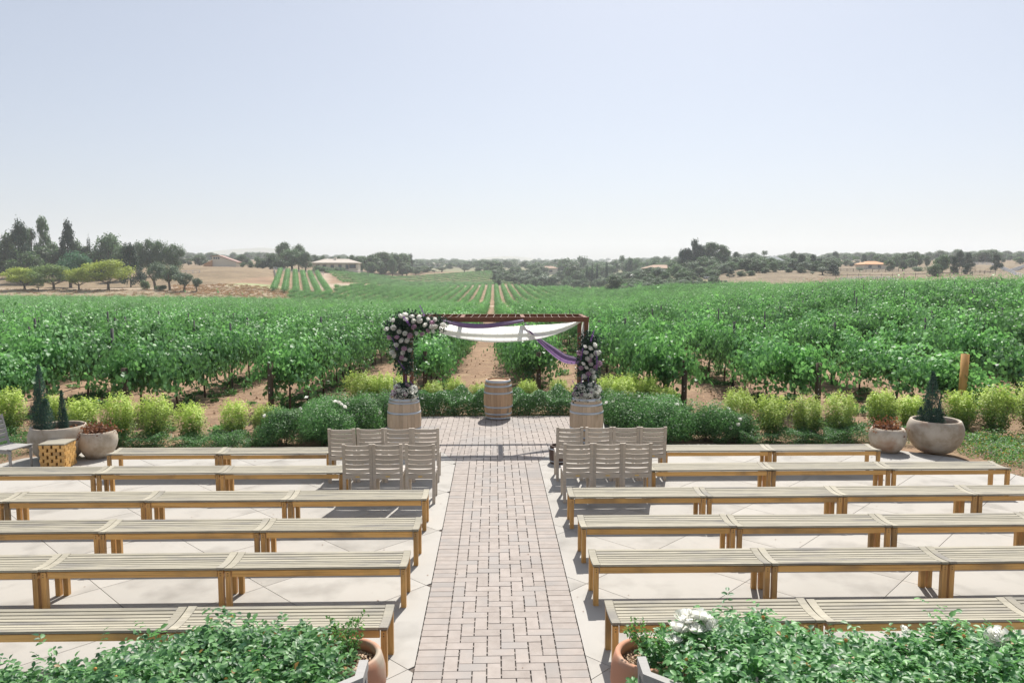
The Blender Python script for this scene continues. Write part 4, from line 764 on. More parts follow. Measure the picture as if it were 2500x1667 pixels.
for reg, L_ in bed.items():
    L_.sort(key=lambda q: q[0])
    for k, (x, y, s) in enumerate(L_):
        lab = {'left bed': 'along the left edge bed', 'right bed': 'along the right edge bed'}.get(reg, 'in the '+reg if 'clump' in reg else reg)
        t = empty('boxwood_shrub', (x, y, -.08 if y < 18.6 else tz(x, y)), random.uniform(0, 6), f"yellow-topped boxwood shrub, {ordn(k+1)} from the left {lab}", 'shrub', 'clipped boxwood shrubs around the patio', (s*random.uniform(1.0, 1.28), s*1.1, s*random.uniform(.86, 1.10)))
        part('foliage', random.choice(BX), t); part('stem', TKm, t)
def bushm(bl, n, m, size, kind='oval', flowers=0, tint=None):
    P, N = blobs(bl, n, .55, 1.08); P[:, 2] = np.maximum(P[:, 2], .02)
    Nn = N+rng.normal(size=N.shape)*.55+np.array([[0, 0, .25]]); s = rng.uniform(*size, n)
    return leaf_mesh('foliage', P, Nn, rng.normal(size=N.shape)+N*.5, s, M[m], kind)
def lumps(n, rx, ry, h, r):
    return [(random.uniform(-rx, rx), random.uniform(-ry, ry), random.uniform(.25, h-r*.8), r*random.uniform(.7, 1.2), r*random.uniform(.7, 1.2), r*random.uniform(.7, 1.15)) for _ in range(n)]
BU = [bushm(lumps(14, .38, .32, .95, .33), 15000, 'bush', (.03, .05)) for _ in range(3)]
spots = [(-3.55,15.15,1,'dark green rose shrub nearest the left chairs'),(-2.95,15.9,1,'leafy shrub directly left of the left flower barrel'),(-4.3,15.2,.85,'low rose shrub at the left end of the left clump'),(-3.65,16.2,.98,'rear shrub in the left clump beside the arch'),(-2.75,16.9,.9,'shrub behind the left flower barrel'),
         (-3.9,16.9,.8,'small shrub at the rear left of the left clump'),
         (2.85,15.9,1,'leafy shrub directly right of the right flower barrel'),(3.45,15.25,1,'dark rose shrub behind the outermost right front chair'),(3.75,16.25,.95,'rear shrub in the right clump beside the arch'),(4.35,15.35,.95,'rose shrub above the farthest right bench'),(2.8,16.9,.9,'shrub behind the right flower barrel'),(4.95,15.2,.7,'low shrub at the right end of the right clump')]
for k, (x, y, s, lab) in enumerate(spots):
    t = empty('rose_shrub', (x, y, -.08), random.uniform(0, 6), lab, 'shrub', None, (s, s, s*.93)); part('foliage', BU[k % 3], t); part('stem', TKm, t)
    for _ in range(3):
        a = random.uniform(0, 6.28); o = part('rose', RW, t, (.5*math.cos(a), .5*math.sin(a), random.uniform(.5, .9))); o.rotation_euler = (random.uniform(0, 1.4), 0, a+1.57)
# low dark hedge along the back and sides of the altar
def strip(x0, x1, y0, y1, h, n, m, size):
    P = np.stack([rng.uniform(x0, x1, n), rng.uniform(y0, y1, n), h*(1-rng.random(n)**2.2)], 1); P[:, 2] *= (1+.25*np.sin(P[:, 0]*5)*np.cos(P[:, 1]*4)+.12*np.sin(P[:, 0]*13))
    return P, rng.normal(size=(n, 3))*.7+np.array([[0, -.3, 1]]), rng.normal(size=(n, 3)), rng.uniform(*size, n)
P, N, T, s = strip(-2.75, 2.8, 17.96, 18.95, .50, 56000, 'hedge', (.03, .05)); o = part('low_hedge', leaf_mesh('low_hedge', P, N, T, s, M['hedge'], 'oval'), None, (0, 0, -.06)); tag(o, 'low dark green hedge along the back edge of the brick altar', 'hedge')
gc = []
for (x0, x1, y0, y1, h, n) in ((-9.2, -4.4, 14.62, 15.35, .26, 26000), (4.9, 7.3, 14.75, 15.4, .26, 15000), (7.2, 9.4, 14.9, 15.6, .28, 12000), (-11, -9.1, 12.2, 15.6, .3, 18000)):
    P, N, T, s = strip(x0, x1, y0, y1, h, n, 'bush', (.02, .035)); k = np.sin(P[:, 0]*3.1)*np.cos(P[:, 1]*5+P[:, 0]) > -.55; gc.append((P[k], N[k], T[k], s[k]))
P, N, T, s = [np.concatenate([g[i] for g in gc]) for i in range(4)]
o = part('ground_cover', leaf_mesh('ground_cover', P, N, T, s, M['bush'], 'oval'), None, (0, 0, -.07)); tag(o, kind='stuff')
n = 500; i = rng.integers(0, len(P), n); Q = P[i]+np.array([[0, 0, .03]]); o = part('purple_blossoms', leaf_mesh('purple_blossoms', Q, rdir(n)+np.array([[0, -.5, 1]]), rdir(n), rng.uniform(.015, .028, n), M['violet'], 'oval'), None, (0, 0, -.07)); tag(o, kind='stuff')
# lantana bed on the right of the patio
n = 42000; P, N = blobs([(random.uniform(9.2, 13), random.uniform(11.6, 15.3), 0, random.uniform(.3, .6), random.uniform(.3, .6), random.uniform(.18, .34)) for _ in range(60)]+[(9.3+.2*k, 13.9-.55*k*.6, 0, .35, .35, .2) for k in range(5)], n, .7, 1.05)
k = (P[:, 2] > 0) & (P[:, 0] > 8.75+(14.2-P[:, 1])*.16); P = P[k]; N = N[k]; n = len(P)
o = part('lantana', leaf_mesh('lantana', P, N+rdir(n)*.6, rdir(n), rng.uniform(.03, .05, n), M['lantana'], 'oval'), None, (0, 0, -.07)); tag(o, kind='stuff')
k = rng.random(n) < .06; k &= N[:, 2] > .3; Q = P[k]+N[k]*.02; q = len(Q); mi = (rng.random(q) < .3).astype(int)*(Q[:, 1] > 13.6)
Q4 = np.repeat(Q, 4, 0)+rng.normal(size=(q*4, 3))*.012
o = part('lantana_blossoms', leaf_mesh('lantana_blossoms', Q4, rdir(q*4)+np.array([[0, 0, 1.2]]), rdir(q*4), rng.uniform(.018, .026, q*4), [M['orange'], M['violet']], 'oval', midx=np.repeat(mi, 4)), None, (0, 0, -.07)); tag(o, kind='stuff')

# ---------------------------------------------------------------- vineyard
U_ = random.uniform
def vine_leaves(nshoot, per, size, length=1.0, kind='grape'):
    P = []; T = []
    for s in range(nshoot):
        y0 = max(-1, min(1, random.gauss(0, .44))); p = np.array([random.gauss(0, .05), y0, .92+random.uniform(-.05, .1)]); sd = random.choice((-1, 1))
        d = np.array([sd*random.uniform(.02, .55), random.gauss(0, .3), random.uniform(.75, 1.2)]); d /= np.linalg.norm(d); Ls = random.uniform(.75, 1.75)*length; st = Ls/per
        if random.random() < .16: d[2] = random.uniform(-.1, .25); Ls *= .7; st = Ls/per
        gv = 1.0; zl = U_(.5, .85) if random.random() < .45 else U_(.22, .45)
        if random.random() < .10: Ls *= 1.25; st = Ls/per; gv = .55; d[2] += .5; d /= np.linalg.norm(d)
        for k in range(per):
            p = p+d*st; d = d+np.array([random.gauss(0, .09)+sd*.03, random.gauss(0, .09), -.125*gv*(Ls/1.4)*(14/per)*(1+k/per*1.3)]); d /= np.linalg.norm(d)
            if p[2] < zl: break
            P.append(p+np.array([random.gauss(0, .055), random.gauss(0, .055), random.gauss(0, .04)])); T.append((random.gauss(0, .4), random.gauss(0, .4), -.75))
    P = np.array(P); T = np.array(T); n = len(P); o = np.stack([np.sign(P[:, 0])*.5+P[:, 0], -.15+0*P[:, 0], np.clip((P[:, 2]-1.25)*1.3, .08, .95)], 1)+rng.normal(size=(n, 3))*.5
    tn = rng.random(n)*.6+np.clip((P[:, 2]-1.2)*.45, 0, .45)  # leaf colour lightens with height, painting sunlit canopy tops
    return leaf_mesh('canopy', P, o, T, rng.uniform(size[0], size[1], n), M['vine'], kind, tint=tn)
V0 = [vine_leaves(128, 23, (.072, .128)) for _ in range(7)]
V1 = [vine_leaves(115, 15, (.10, .17), kind='oval') for _ in range(4)]
V2 = [vine_leaves(60, 10, (.15, .25), kind='oval') for _ in range(4)]
def trunkm():
    mb = MB(); a = random.uniform(-.08, .08); mb.tube([(0, 0, -.1), (a*.4, a*.5, .3), (a, -a*.3, .62), (a*.5, 0, .9)], [.042, .034, .03, .034], 7)
    for sg in (-1, 1): mb.tube([(a*.5, 0, .88), (.02, sg*.35, .95), (0, sg*.95, .96)], [.03, .022, .014], 6)
    return mb.mesh('trunk', M['bark'])
TR = [trunkm() for _ in range(4)]
rowx = {k: -2.06+3.18*k for k in range(-46, 50)}
starty = {0: 21.9, 1: 21.5, -1: 18.6, -2: 17.6, 2: 18.5, 3: 18.0, 4: 17.3}
def rname(k):
    if k <= 0: return f"{ordn(1-k)} row left of the centre path"
    return f"{ordn(k)} row right of the centre path"
SPC = 1.95; nearv = []; far = []
for k, x0 in rowx.items():
    y = starty.get(k, 17.2)+.35; c = 0
    while y < 382:
        x = x0+random.uniform(-.04, .04); t = x/y; c += 1
        if abs(t+.0) < .80 or y < 24 and abs(t) < .95:
            if y < row_end(t):
                skip = (y > 258 and t < -.19) or (abs(y-205) < 2.2 and -9 < x < 9) or random.random() < .035
                if not skip: (nearv if y < 62 else far).append((x, y, k, c))
        y += SPC
nearv.sort(key=lambda q: (q[1]**2+q[0]**2) if abs(q[0]/q[1]) < .74 else 1e9)
far += nearv[300:]; nearv = nearv[:300]
for (x, y, k, c) in nearv:
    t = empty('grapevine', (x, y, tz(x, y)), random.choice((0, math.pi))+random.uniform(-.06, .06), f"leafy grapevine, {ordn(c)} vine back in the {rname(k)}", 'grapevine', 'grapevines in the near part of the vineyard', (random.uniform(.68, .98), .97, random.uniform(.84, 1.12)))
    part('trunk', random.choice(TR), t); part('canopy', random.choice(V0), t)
def scatter(name, pts, meshes):
    """one 'stuff' object that instances meshes on points through geometry nodes; pts (x,y,z,rot,sx,sy,sz,idx)"""
    col = bpy.data.collections.new(name+'_source')
    for i, me_ in enumerate(meshes): col.objects.link(bpy.data.objects.new(f'{name}_{i:02d}', me_))
    me = bpy.data.meshes.new(name); A = np.array(pts, float); n = len(A); me.vertices.add(n); me.vertices.foreach_set('co', A[:, :3].astype(np.float32).ravel())
    r = np.zeros((n, 3), np.float32); r[:, 2] = A[:, 3]
    for nm, ty, key, dat in (('rot', 'FLOAT_VECTOR', 'vector', r.ravel()), ('scl', 'FLOAT_VECTOR', 'vector', A[:, 4:7].astype(np.float32).ravel()), ('idx', 'INT', 'value', A[:, 7].astype(np.int32))):
        a = me.attributes.new(nm, ty, 'POINT'); a.data.foreach_set(key, dat)
    o = bpy.data.objects.new(name, me); lk(o); ng = bpy.data.node_groups.new(name, 'GeometryNodeTree')
    ng.interface.new_socket('Geometry', in_out='INPUT', socket_type='NodeSocketGeometry'); ng.interface.new_socket('Geometry', in_out='OUTPUT', socket_type='NodeSocketGeometry')
    gi = ng.nodes.new('NodeGroupInput'); go = ng.nodes.new('NodeGroupOutput'); ip = ng.nodes.new('GeometryNodeInstanceOnPoints'); ci = ng.nodes.new('GeometryNodeCollectionInfo')
    ci.inputs['Collection'].default_value = col; ci.inputs['Separate Children'].default_value = True; ci.inputs['Reset Children'].default_value = True
    ip.inputs['Pick Instance'].default_value = True
    def na(nm, ty): q = ng.nodes.new('GeometryNodeInputNamedAttribute'); q.data_type = ty; q.inputs['Name'].default_value = nm; return [s_ for s_ in q.outputs if s_.enabled and s_.name == 'Attribute'][0]
    L = ng.links; L.new(gi.outputs[0], ip.inputs['Points']); L.new(ci.outputs[0], ip.inputs['Instance'])
    L.new(na('rot', 'FLOAT_VECTOR'), ip.inputs['Rotation']); L.new(na('scl', 'FLOAT_VECTOR'), ip.inputs['Scale']); L.new(na('idx', 'INT'), ip.inputs['Instance Index'])
    L.new(ip.outputs[0], go.inputs[0]); md = o.modifiers.new('scatter', 'NODES'); md.node_group = ng; tag(o, kind='stuff'); return o
U = random.uniform
pts = []
for (x, y, k, c) in far:
    idx = random.randrange(4) if y < 62 else (4+random.randrange(4) if y < 140 else 8+random.randrange(4))
    pts.append((x, y, tz(x, y), U(-.1, .1)+random.choice((0, math.pi)), U(.72, 1.0), 1.0, U(.88, 1.1), idx))
# rows climbing the hillside on the left, and the terraced block across the track
for r_ in range(6):
    for i in range(66):
        y = 228+i*1.95; x = -74.5+r_*3.35-(y-260)*.262
        pts.append((x, y, tz(x, y), .26, 1.0, 1.05, 1.0, 8+random.randrange(4)))
for r_ in range(10):
    ya, yb = 298+r_*10.5, 424+r_*11.5; xa, xb = -.198*ya-1.1*r_, 13-r_*1.5; n_ = int(math.hypot(xb-xa, yb-ya)/2.0)
    for i in range(n_):
        s_ = i/n_; y = ya+(yb-ya)*s_**.85; x = xa+(xb-xa)*s_; dyx = (yb-ya)/(xb-xa)
        pts.append((x, y, tz(x, y), -math.atan2(xb-xa, yb-ya), .95, 1.15, .78, 8+random.randrange(4)))
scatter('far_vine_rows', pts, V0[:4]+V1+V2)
# posts, drip hoses
def post_mesh(r, h, m, knobs=True):
    mb = MB(); mb.tube([(0, 0, -.2), (0, 0, h)], r, 12)
    if knobs:
        for z in (h*.48, h*.56, h*.78): mb.box((0, -r-.004, z), (.018, .012, .022), 1)
    return mb.mesh('post', [m, M['white']])
PE = post_mesh(.068, 1.42, M['post']); PS = post_mesh(.03, 2.05, M['stake'], False); PW = post_mesh(.045, 1.95, M['stake'], False)
ends = {0: (-2.06, 21.75), 1: (1.22, 21.3), -1: (-5.5, 18.3), -2: (-8.42, 17.1), 2: (4.64, 18.3), 3: (7.72, 17.7)}
for k in range(-6, 8):
    x, y = ends.get(k, (rowx[k], 16.9))
    if k == 4:
        mb = MB(); mb.tube([(0, 0, -.2), (.1, .10, 1.72)], .088, 14); o = mb.obj('end_post', M['postnew'], None, (10.62, 16.75, tz(10.6, 16.75)-.04)); tag(o, 'thick leaning orange-brown end post behind the large right pot', 'post'); continue
    o = part('end_post', PE, None, (x, y, tz(x, y)-.04), random.uniform(-.3, .3)); tag(o, f"weathered brown end post of the {rname(k)}", 'post', 'wooden end posts of the vine rows')
posts = []
for k, x in rowx.items():
    y = starty.get(k, 17.2)+5.6+(k % 3)*.6; c = 0
    while y < 118:
        c += 1
        if abs(x/y) < .74 and y < row_end(x/y): posts.append((x+.08, y, k, c))
        y += 6.2
posts.sort(key=lambda q: q[0]**2+q[1]**2)
for (x, y, k, c) in posts[:100]:
    o = part('line_post', PW if random.random() < .5 else PS, None, (x, y, tz(x, y)), U(0, 3)); tag(o, f"dark trellis line post, {ordn(c)} back in the {rname(k)}", 'post', 'dark trellis line posts between the vines'); o.scale = (1, 1, U(.93, 1.08))
mb = MB()
for k in range(-7, 9):
    pts_ = []; y = starty.get(k, 17.2)-.3; mb = MB(); i = 0
    while y < 56: pts_.append((rowx[k]+.11, y, tz(rowx[k], y)+.43+.035*math.sin(i*2.1))); y += 1.0; i += 1
    mb.tube(pts_, .011, 6); o = mb.obj('drip_hose', M['hose']); tag(o, f"black drip irrigation hose strung along the {rname(k)}", 'hose', 'drip hoses under the vines')
# weeds, straw and fallen leaves
n = 15000; yy = 15.3+rng.random(n)**1.4*22; xx = rng.uniform(-.8, .8, n)*(yy+2); zz = np.array([(-.08 if (b_ < 18.6) else tz(a, b_)) for a, b_ in zip(xx, yy)])
P = np.stack([xx, yy, zz+.015], 1); k = ~((np.abs(xx) < 2.9) & (yy < 18.1)); P = P[k]; n = len(P)
o = part('straw', leaf_mesh('straw', P, rdir(n)*.5+np.array([[0, 0, 1]]), rdir(n)*np.array([[1, 1, .2]]), rng.uniform(.05, .14, n), M['straw'], 'thin'), None); tag(o, kind='stuff')
def tuft():
    n = 70; a = rng.uniform(0, 6.28, n); r = rng.random(n)*.14; P = np.stack([r*np.cos(a), r*np.sin(a), rng.random(n)*.10], 1)
    return leaf_mesh('weed', P, rdir(n)+np.array([[0, 0, .6]]), np.stack([np.cos(a), np.sin(a), 1.2+0*a], 1)+rdir(n)*.3, rng.uniform(.05, .11, n), M['weed'], 'oval')
WD = [tuft() for _ in range(3)]; pts = []
for _ in range(1500):
    y = 15.4+random.random()**1.3*38; k = random.randrange(-9, 11)
    x = rowx[k]+random.gauss(0, .55) if random.random() < .75 else U(-.75, .75)*y
    if abs(x) < 2.9 and y < 19.8 or abs(x/y) > .8 or abs(x+.45) < .8: continue
    s = U(.5, 1.7); pts.append((x, y, (-.08 if y < 18.6 else tz(x, y)), U(0, 6), s, s, s*U(.6, 1.3), random.randrange(3)))
scatter('weeds', pts, WD)
# clods
cl = MB(); cl.tube([(-.5, 0, 0), (0, .1, .25), (.5, 0, 0)], [.12, .42, .1], 6, sm=False); CLm = cl.mesh('clod', surf('soil clod', [(.36,.21,.13),(.50,.33,.21)], scale=8, rough=.95, bump=.5, rnd=.12)); pts = []
for _ in range(6000):
    y = 15.4+random.random()**1.4*24; x = U(-.8, .8)*(y+1)
    if abs(x) < 2.9 and y < 18.2: continue
    s = .02+random.random()**3*.09; pts.append((x, y, (-.08 if y < 18.6 else tz(x, y)), U(0, 6), s, s, s, 0))
scatter('soil_clods', pts, [CLm])
# ---------------------------------------------------------------- trees
def crown(bl, n, m, size, kind='oval', jit=.03):
    n = int(n*2.2); size = (size[0]*1.25, size[1]*1.3)
    P, N = blobs(bl, n, .45, 1.1); P += rng.normal(size=P.shape)*jit
    return leaf_mesh('crown', P, N+rng.normal(size=N.shape)*.6+np.array([[0, 0, .35]]), rng.normal(size=N.shape)+np.array([[0, 0, -.2]]), rng.uniform(*size, n), M[m], kind)
def rb(n, r, z0, z1, s, prof_=None):
    out = []
    for _ in range(n):
        z = U(z0, z1); f = (z-z0)/(z1-z0); rr = r*(prof_(f) if prof_ else math.sqrt(max(.05, 1-(2*f-1)**2))); a = U(0, 6.28); q = rr*math.sqrt(U(.1, 1)); k = s*U(.65, 1.2)
        out.append((q*math.cos(a), q*math.sin(a), z, k, k, k*U(.6, .9)))
    return out
def tmesh(bran=4, h=.45, r=.035, sp=.28, lean=0):
    mb = MB(); mb.tube([(0, 0, -.08), (lean*.5, 0, h*.5), (lean, 0, h)], [r*1.25, r, r*.8], 8)
    for k in range(bran):
        a = 6.28*k/bran+U(0, 1); mb.tube([(lean*.7, 0, h*.7), (lean+sp*.5*math.cos(a), sp*.5*math.sin(a), h*1.15), (lean+sp*math.cos(a), sp*math.sin(a), h*1.55)], [r*.6, r*.45, r*.2], 6)
    return mb.mesh('trunk', M['tbark'])
pinep = lambda f: .15+.85*(1-f)**.8
TK = {
 'oak': [([*rb(18, .36, .20, .82, .18)], 1900, 'oak', (.035, .06), tmesh(5, .36)) for _ in range(4)],
 'shrub': [([*rb(10, .34, .12, .72, .24)], 1300, 'oak', (.035, .06), tmesh(4, .2)) for _ in range(2)],
 'pine': [([*rb(30, .44, .12, .93, .13, pinep)], 2300, 'pine', (.028, .05), tmesh(0, .9, .022)) for _ in range(4)],
 'euc': [([*rb(30, .40, .12, .93, .13)], 2200, 'oak', (.03, .05), tmesh(4, .6, .02)) for _ in range(2)],
 'pepper': [([*rb(18, .38, .28, .84, .17)], 2300, 'pepper', (.025, .05), tmesh(5, .4)) for _ in range(3)],
 'olive': [([*rb(11, .34, .42, .84, .17)], 1500, 'olive', (.03, .05), tmesh(3, .4, .05, .3, .08)) for _ in range(3)],
 'paloverde': [([*rb(22, .42, .42, .9, .14)], 2900, 'paloverde', (.018, .04), tmesh(5, .3, .025, .4)) for _ in range(2)],
 'paloverdegreen': [([*rb(20, .42, .38, .88, .15)], 2800, 'paloverdegreen', (.018, .04), tmesh(5, .3, .025, .4)) for _ in range(2)],
 'mesquite': [([*rb(16, .40, .3, .82, .18)], 2300, 'mesquite', (.025, .045), tmesh(5, .3))],
 'cypress': [([(0, 0, .5, .42, .42, .5), (.05, 0, .35, .45, .42, .33)], 900, 'pine', (.05, .09), tmesh(0, .5, .1))],
}
TM = {k: [(crown(b, n, m_, s), t_) for b, n, m_, s, t_ in v] for k, v in TK.items()}
def palm(fat):
    mb = MB(); mb.tube([(0, 0, -.05), (.01, 0, .5), (0, 0, .86 if not fat else .5)], .035 if not fat else .16, 8); tr_ = mb.mesh('trunk', M['tbark'])
    n = 420; a = rng.uniform(0, 6.28, n); el = rng.uniform(-.9, 1.2, n); r = rng.uniform(.05, .5, n); zc = .86 if not fat else .62
    P = np.stack([r*np.cos(a)*np.cos(el), r*np.sin(a)*np.cos(el), zc+r*np.sin(el)*(.25 if not fat else .6)], 1); T = np.stack([np.cos(a), np.sin(a), np.sin(el)-.4], 1)
    return leaf_mesh('crown', P, rdir(n)+np.array([[0, 0, 1]]), T, rng.uniform(.10, .2, n), M['oak' if not fat else 'olive'], 'thin' if not fat else 'oval'), tr_
TM['palm'] = [palm(False)]; TM['fatpalm'] = [palm(True)]
word = {'oak': 'round dark green tree', 'shrub': 'round leafy bush', 'pine': 'dark pine tree', 'euc': 'tall sparse eucalyptus', 'pepper': 'soft grey-green pepper tree', 'olive': 'small silvery olive tree', 'paloverde': 'low yellow-green tree', 'paloverdegreen': 'low light green tree', 'mesquite': 'blue-green spreading tree', 'cypress': 'thin columnar cypress', 'palm': 'slender fan palm', 'fatpalm': 'squat palm'}
nm = {'oak': 'broadleaf_tree', 'shrub': 'bush', 'pine': 'pine_tree', 'euc': 'eucalyptus_tree', 'pepper': 'pepper_tree', 'olive': 'olive_tree', 'paloverde': 'palo_verde_tree', 'paloverdegreen': 'palo_verde_tree', 'mesquite': 'mesquite_tree', 'cypress': 'cypress_tree', 'palm': 'palm_tree', 'fatpalm': 'palm_tree'}
def region(x, y):
    t = x/y
    if y > 620: return 'in the hazy far treeline'
    if t < -.46: return 'on the left hillside'
    if t < -.36: return 'around the small left slope'
    if t < -.25: return 'near the slanted-roof house'
    if t < -.18: return 'around the long tan-roofed house'
    if t < -.02: return 'behind the terraced vines, left of centre'
    if t < .17: return 'in the valley right of centre'
    if t < .34: return 'around the right hillside house'
    if t < .48: return 'beside the bare field, right of centre'
    return 'on the right brown hills'
G_ = {}
for q in TREES: G_.setdefault((q[4], region(q[0], q[1])), []).append(q)
for (k, rg), L_ in G_.items():
    L_.sort(key=lambda q: q[0]/q[1])
    for i, (x, y, h, w_, _) in enumerate(L_):
        if k in ('oak', 'shrub', 'pepper', 'olive', 'mesquite', 'euc', 'pine') and w_ > 1.7*h: w_ = 1.7*h
        if y > 500: w_ *= 1.2
        ws = {'palm': 1.4, 'cypress': 1.1}.get(k, 1.12)
        lab = f"{word[k]}, {ordn(i+1)+' from the left ' if len(L_) > 1 else ''}{rg}"
        t = empty(nm[k], (x, y, tz(x, y)-.15), U(0, 6.28), lab, 'bush' if k == 'shrub' else 'tree', 'trees '+rg, (w_*ws, w_*ws, h*1.06))
        cr, tr_ = random.choice(TM[k]); part('trunk', tr_, t); part('crown', cr, t)
# far wooded slope that reads as one mass
pts = []
for _ in range(1500):
    y = math.exp(U(math.log(560), math.log(2600))); x = U(-.72, .72)*y
    if x/y > -.02 or y > 760: h = U(5, 9)*(1+y/4000); pts.append((x, y, tz(x, y)-.5, U(0, 6), h*1.3, h*1.3, h, random.randrange(4)))
for _ in range(170):
    y = U(400, 560); x = y*U(.0, .2); h = U(3, 5.5); pts.append((x, y, tz(x, y)-.3, U(0, 6), h*1.3, h*1.3, h, random.randrange(4)))
for _ in range(300):
    y = U(305, 520); h = U(3.5, 6.5); x = y*U(.19, .46); pts.append((x, y, tz(x, y)-.4, U(0, 6), h*1.2, h*1.2, h, random.randrange(4)))
for _ in range(80):
    y = U(300, 345); h = U(6, 9.5); x = y*U(-.72, -.47); pts.append((x, y, tz(x, y)-.4, U(0, 6), h*1.0, h*1.0, h, random.randrange(4)))
for _ in range(120):
    y = U(240, 360); x = y*U(.17, .30); h = U(1.8, 3.4)
    if y < 250 and x/y < .2: continue
    pts.append((x, y, tz(x, y)-.3, U(0, 6), h*1.4, h*1.4, h, random.randrange(7)))
pts = [p[:7]+((random.randrange(4) if random.random() < .6 else random.randrange(4, 10)),) for p in pts]
scatter('far_woods', pts, [c_[0] for c_ in TM['oak']]+[c_[0] for c_ in TM['olive']]+[c_[0] for c_ in TM['pepper']])
# dry brush on the banks
def brush():
    n = 60; P = rng.normal(size=(n, 3))*np.array([[.35, .35, .15]]); P[:, 2] = abs(P[:, 2]); return leaf_mesh('brush', P, rdir(n)+np.array([[0, 0, .5]]), rdir(n)+np.array([[0, 0, 1]]), rng.uniform(.2, .4, n), M['straw'], 'oval')
BR = [brush(), brush()]; pts = []
for _ in range(1500):
    if random.random() < .55: y = U(208, 250); x = y*U(-.42, -.2)
    else: y = U(200, 226); x = y*U(-.72, -.2)
    s = U(.3, 1.0); pts.append((x, y, tz(x, y), U(0, 6), s, s, s*.8, random.randrange(2)))
for _ in range(700):
    y = U(215, 330); x = y*U(.33, .72); s = U(.3, .8); pts.append((x, y, tz(x, y)-.05, U(0, 6), s, s, s*.35, random.randrange(2)))
scatter('dry_brush', pts, BR)

# ---------------------------------------------------------------- houses, pergola, fences
HM = {'tan': plain('tan stucco', (.74,.66,.54)), 'roof': surf('clay roof tiles', [(.36,.24,.17),(.5,.37,.28)], scale=1.5, stretch=(4,1,1), rough=.9, bump=.3), 'roof2': surf('tan roof tiles', [(.42,.37,.31),(.54,.48,.42)], scale=1.5, rough=.9, bump=.3),
      'glass': plain('dark window glass', (.06,.08,.10), rough=.15, spec=.8), 'roof3': plain('blue grey roof', (.13,.16,.19)), 'orange': surf('orange tile roof', [(.50,.25,.12),(.62,.36,.2)], scale=1.5, rough=.9), 'pale': plain('pale wall', (.62,.6,.56)), 'trim': plain('brown trim', (.25,.12,.09)), 'fence': plain('grey white rail', (.56,.57,.60)), 'shade': plain('dark timber', (.10,.08,.07))}
def house(loc, rz, w_, d, h, rh, wall, roof, label, wins, chim=None, over=.8, hip=True):
    t = empty('house', loc, rz, label, 'house')
    mb = MB(); mb.box((0, 0, h/2-.5), (w_, d, h+1)); wl = mb.obj('wall', wall, t)
    mb = MB(); a, b_ = w_/2+over, d/2+over; ins = b_ if hip else 0
    vs = [(-a, -b_, h), (a, -b_, h), (a, b_, h), (-a, b_, h), (-a+ins, 0, h+rh), (a-ins, 0, h+rh), (-a, -b_, h-.2), (a, -b_, h-.2), (a, b_, h-.2), (-a, b_, h-.2)]
    mb.add(vs, [(0,1,5,4),(2,3,4,5),(3,0,4),(1,2,5),(6,9,8,7),(0,6,7,1),(1,7,8,2),(2,8,9,3),(3,9,6,0)]); rf = mb.obj('roof', roof, t)
    for (x, z, ww, hh) in wins:
        mb = MB(); mb.box((0, 0, 0), (ww+.3, .12, hh+.3)); f = mb.obj('window', HM['trim'] if wall != HM['pale'] else HM['pale'], t, (x, -d/2-.06, z))
        mb = MB(); mb.box((0, 0, 0), (ww, .06, hh)); mb.obj('pane', HM['glass'], f, (0, -.08, 0))
    if chim: mb = MB(); mb.box((0, 0, 0), (1.2, 1.2, 2.4)); mb.obj('chimney', HM['tan'], rf, (chim, -.5, h+rh*.8))
    return t
def gz(x, y, d=0): return (x, y, tz(x, y)+d)
house(gz(-83.5, 404), R(3), 23.5, 11, 4.5, 2.1, HM['tan'], HM['roof2'], 'long low house with tan hipped roof and chimney behind the terraced vines', [(-9, 2.6, 1.6, 1.5), (-5.5, 2.6, 1.6, 1.5), (-1.5, 2.6, 1.4, 1.5), (2.5, 2.6, 1.4, 1.5), (6.2, 2.4, 1.3, 2.0), (9.0, 2.7, 3.2, 1.7)], chim=-.5)
house(gz(86.5, 384), R(-2), 20, 10, 2.9, 1.7, HM['tan'], HM['roof'], 'low house with brown tiled roof on the right hillside above the shrubs', [(-6, 1.5, 1.8, 1.3), (-2, 1.5, 1.8, 1.3), (2.5, 1.5, 2.4, 1.5), (6.5, 1.5, 2.2, 1.5)])
house(gz(150.5, 404), 0, 12, 9, 2.6, 3.2, HM['pale'], HM['roof3'], 'house with steep blue-grey roof among trees right of centre', [(-3, 1.5, 1.5, 1.2), (2, 1.5, 1.8, 1.2)], over=.6)
house(gz(187.5, 424), 0, 5.5, 5, 2.2, .5, HM['pale'], HM['pale'], 'small pale flat-topped shed between the pines, right of centre', [(0, 1.1, 2, .9)], over=.2)
house(gz(194, 384), R(4), 12, 8, 2.4, 1.6, HM['tan'], HM['orange'], 'low orange-roofed house behind the upper edge of the bare field', [(-3, 1.2, 1.5, 1.1), (2, 1.2, 1.5, 1.1)])
house(gz(-62, 800), 0, 11, 8, 4, 1.6, HM['pale'], HM['roof2'], 'far pale house in the haze, left of centre', [(-2, 2, 2, 1.5), (2.5, 2, 2, 1.5)])
house(gz(45, 620), R(-8), 15, 9, 4.6, 1.8, HM['tan'], HM['roof'], 'brown-roofed house half hidden by trees in the valley right of centre', [(-4, 2.4, 2.5, 1.6), (2, 2.4, 2.5, 1.6)])
house(gz(-.5, 690), 0, 12, 6, 4.2, 1.2, HM['pale'], HM['pale'], 'far white building in the hazy valley just right of centre', [(-3, 2.4, 2, 1.2), (3, 2.4, 2, 1.2)])
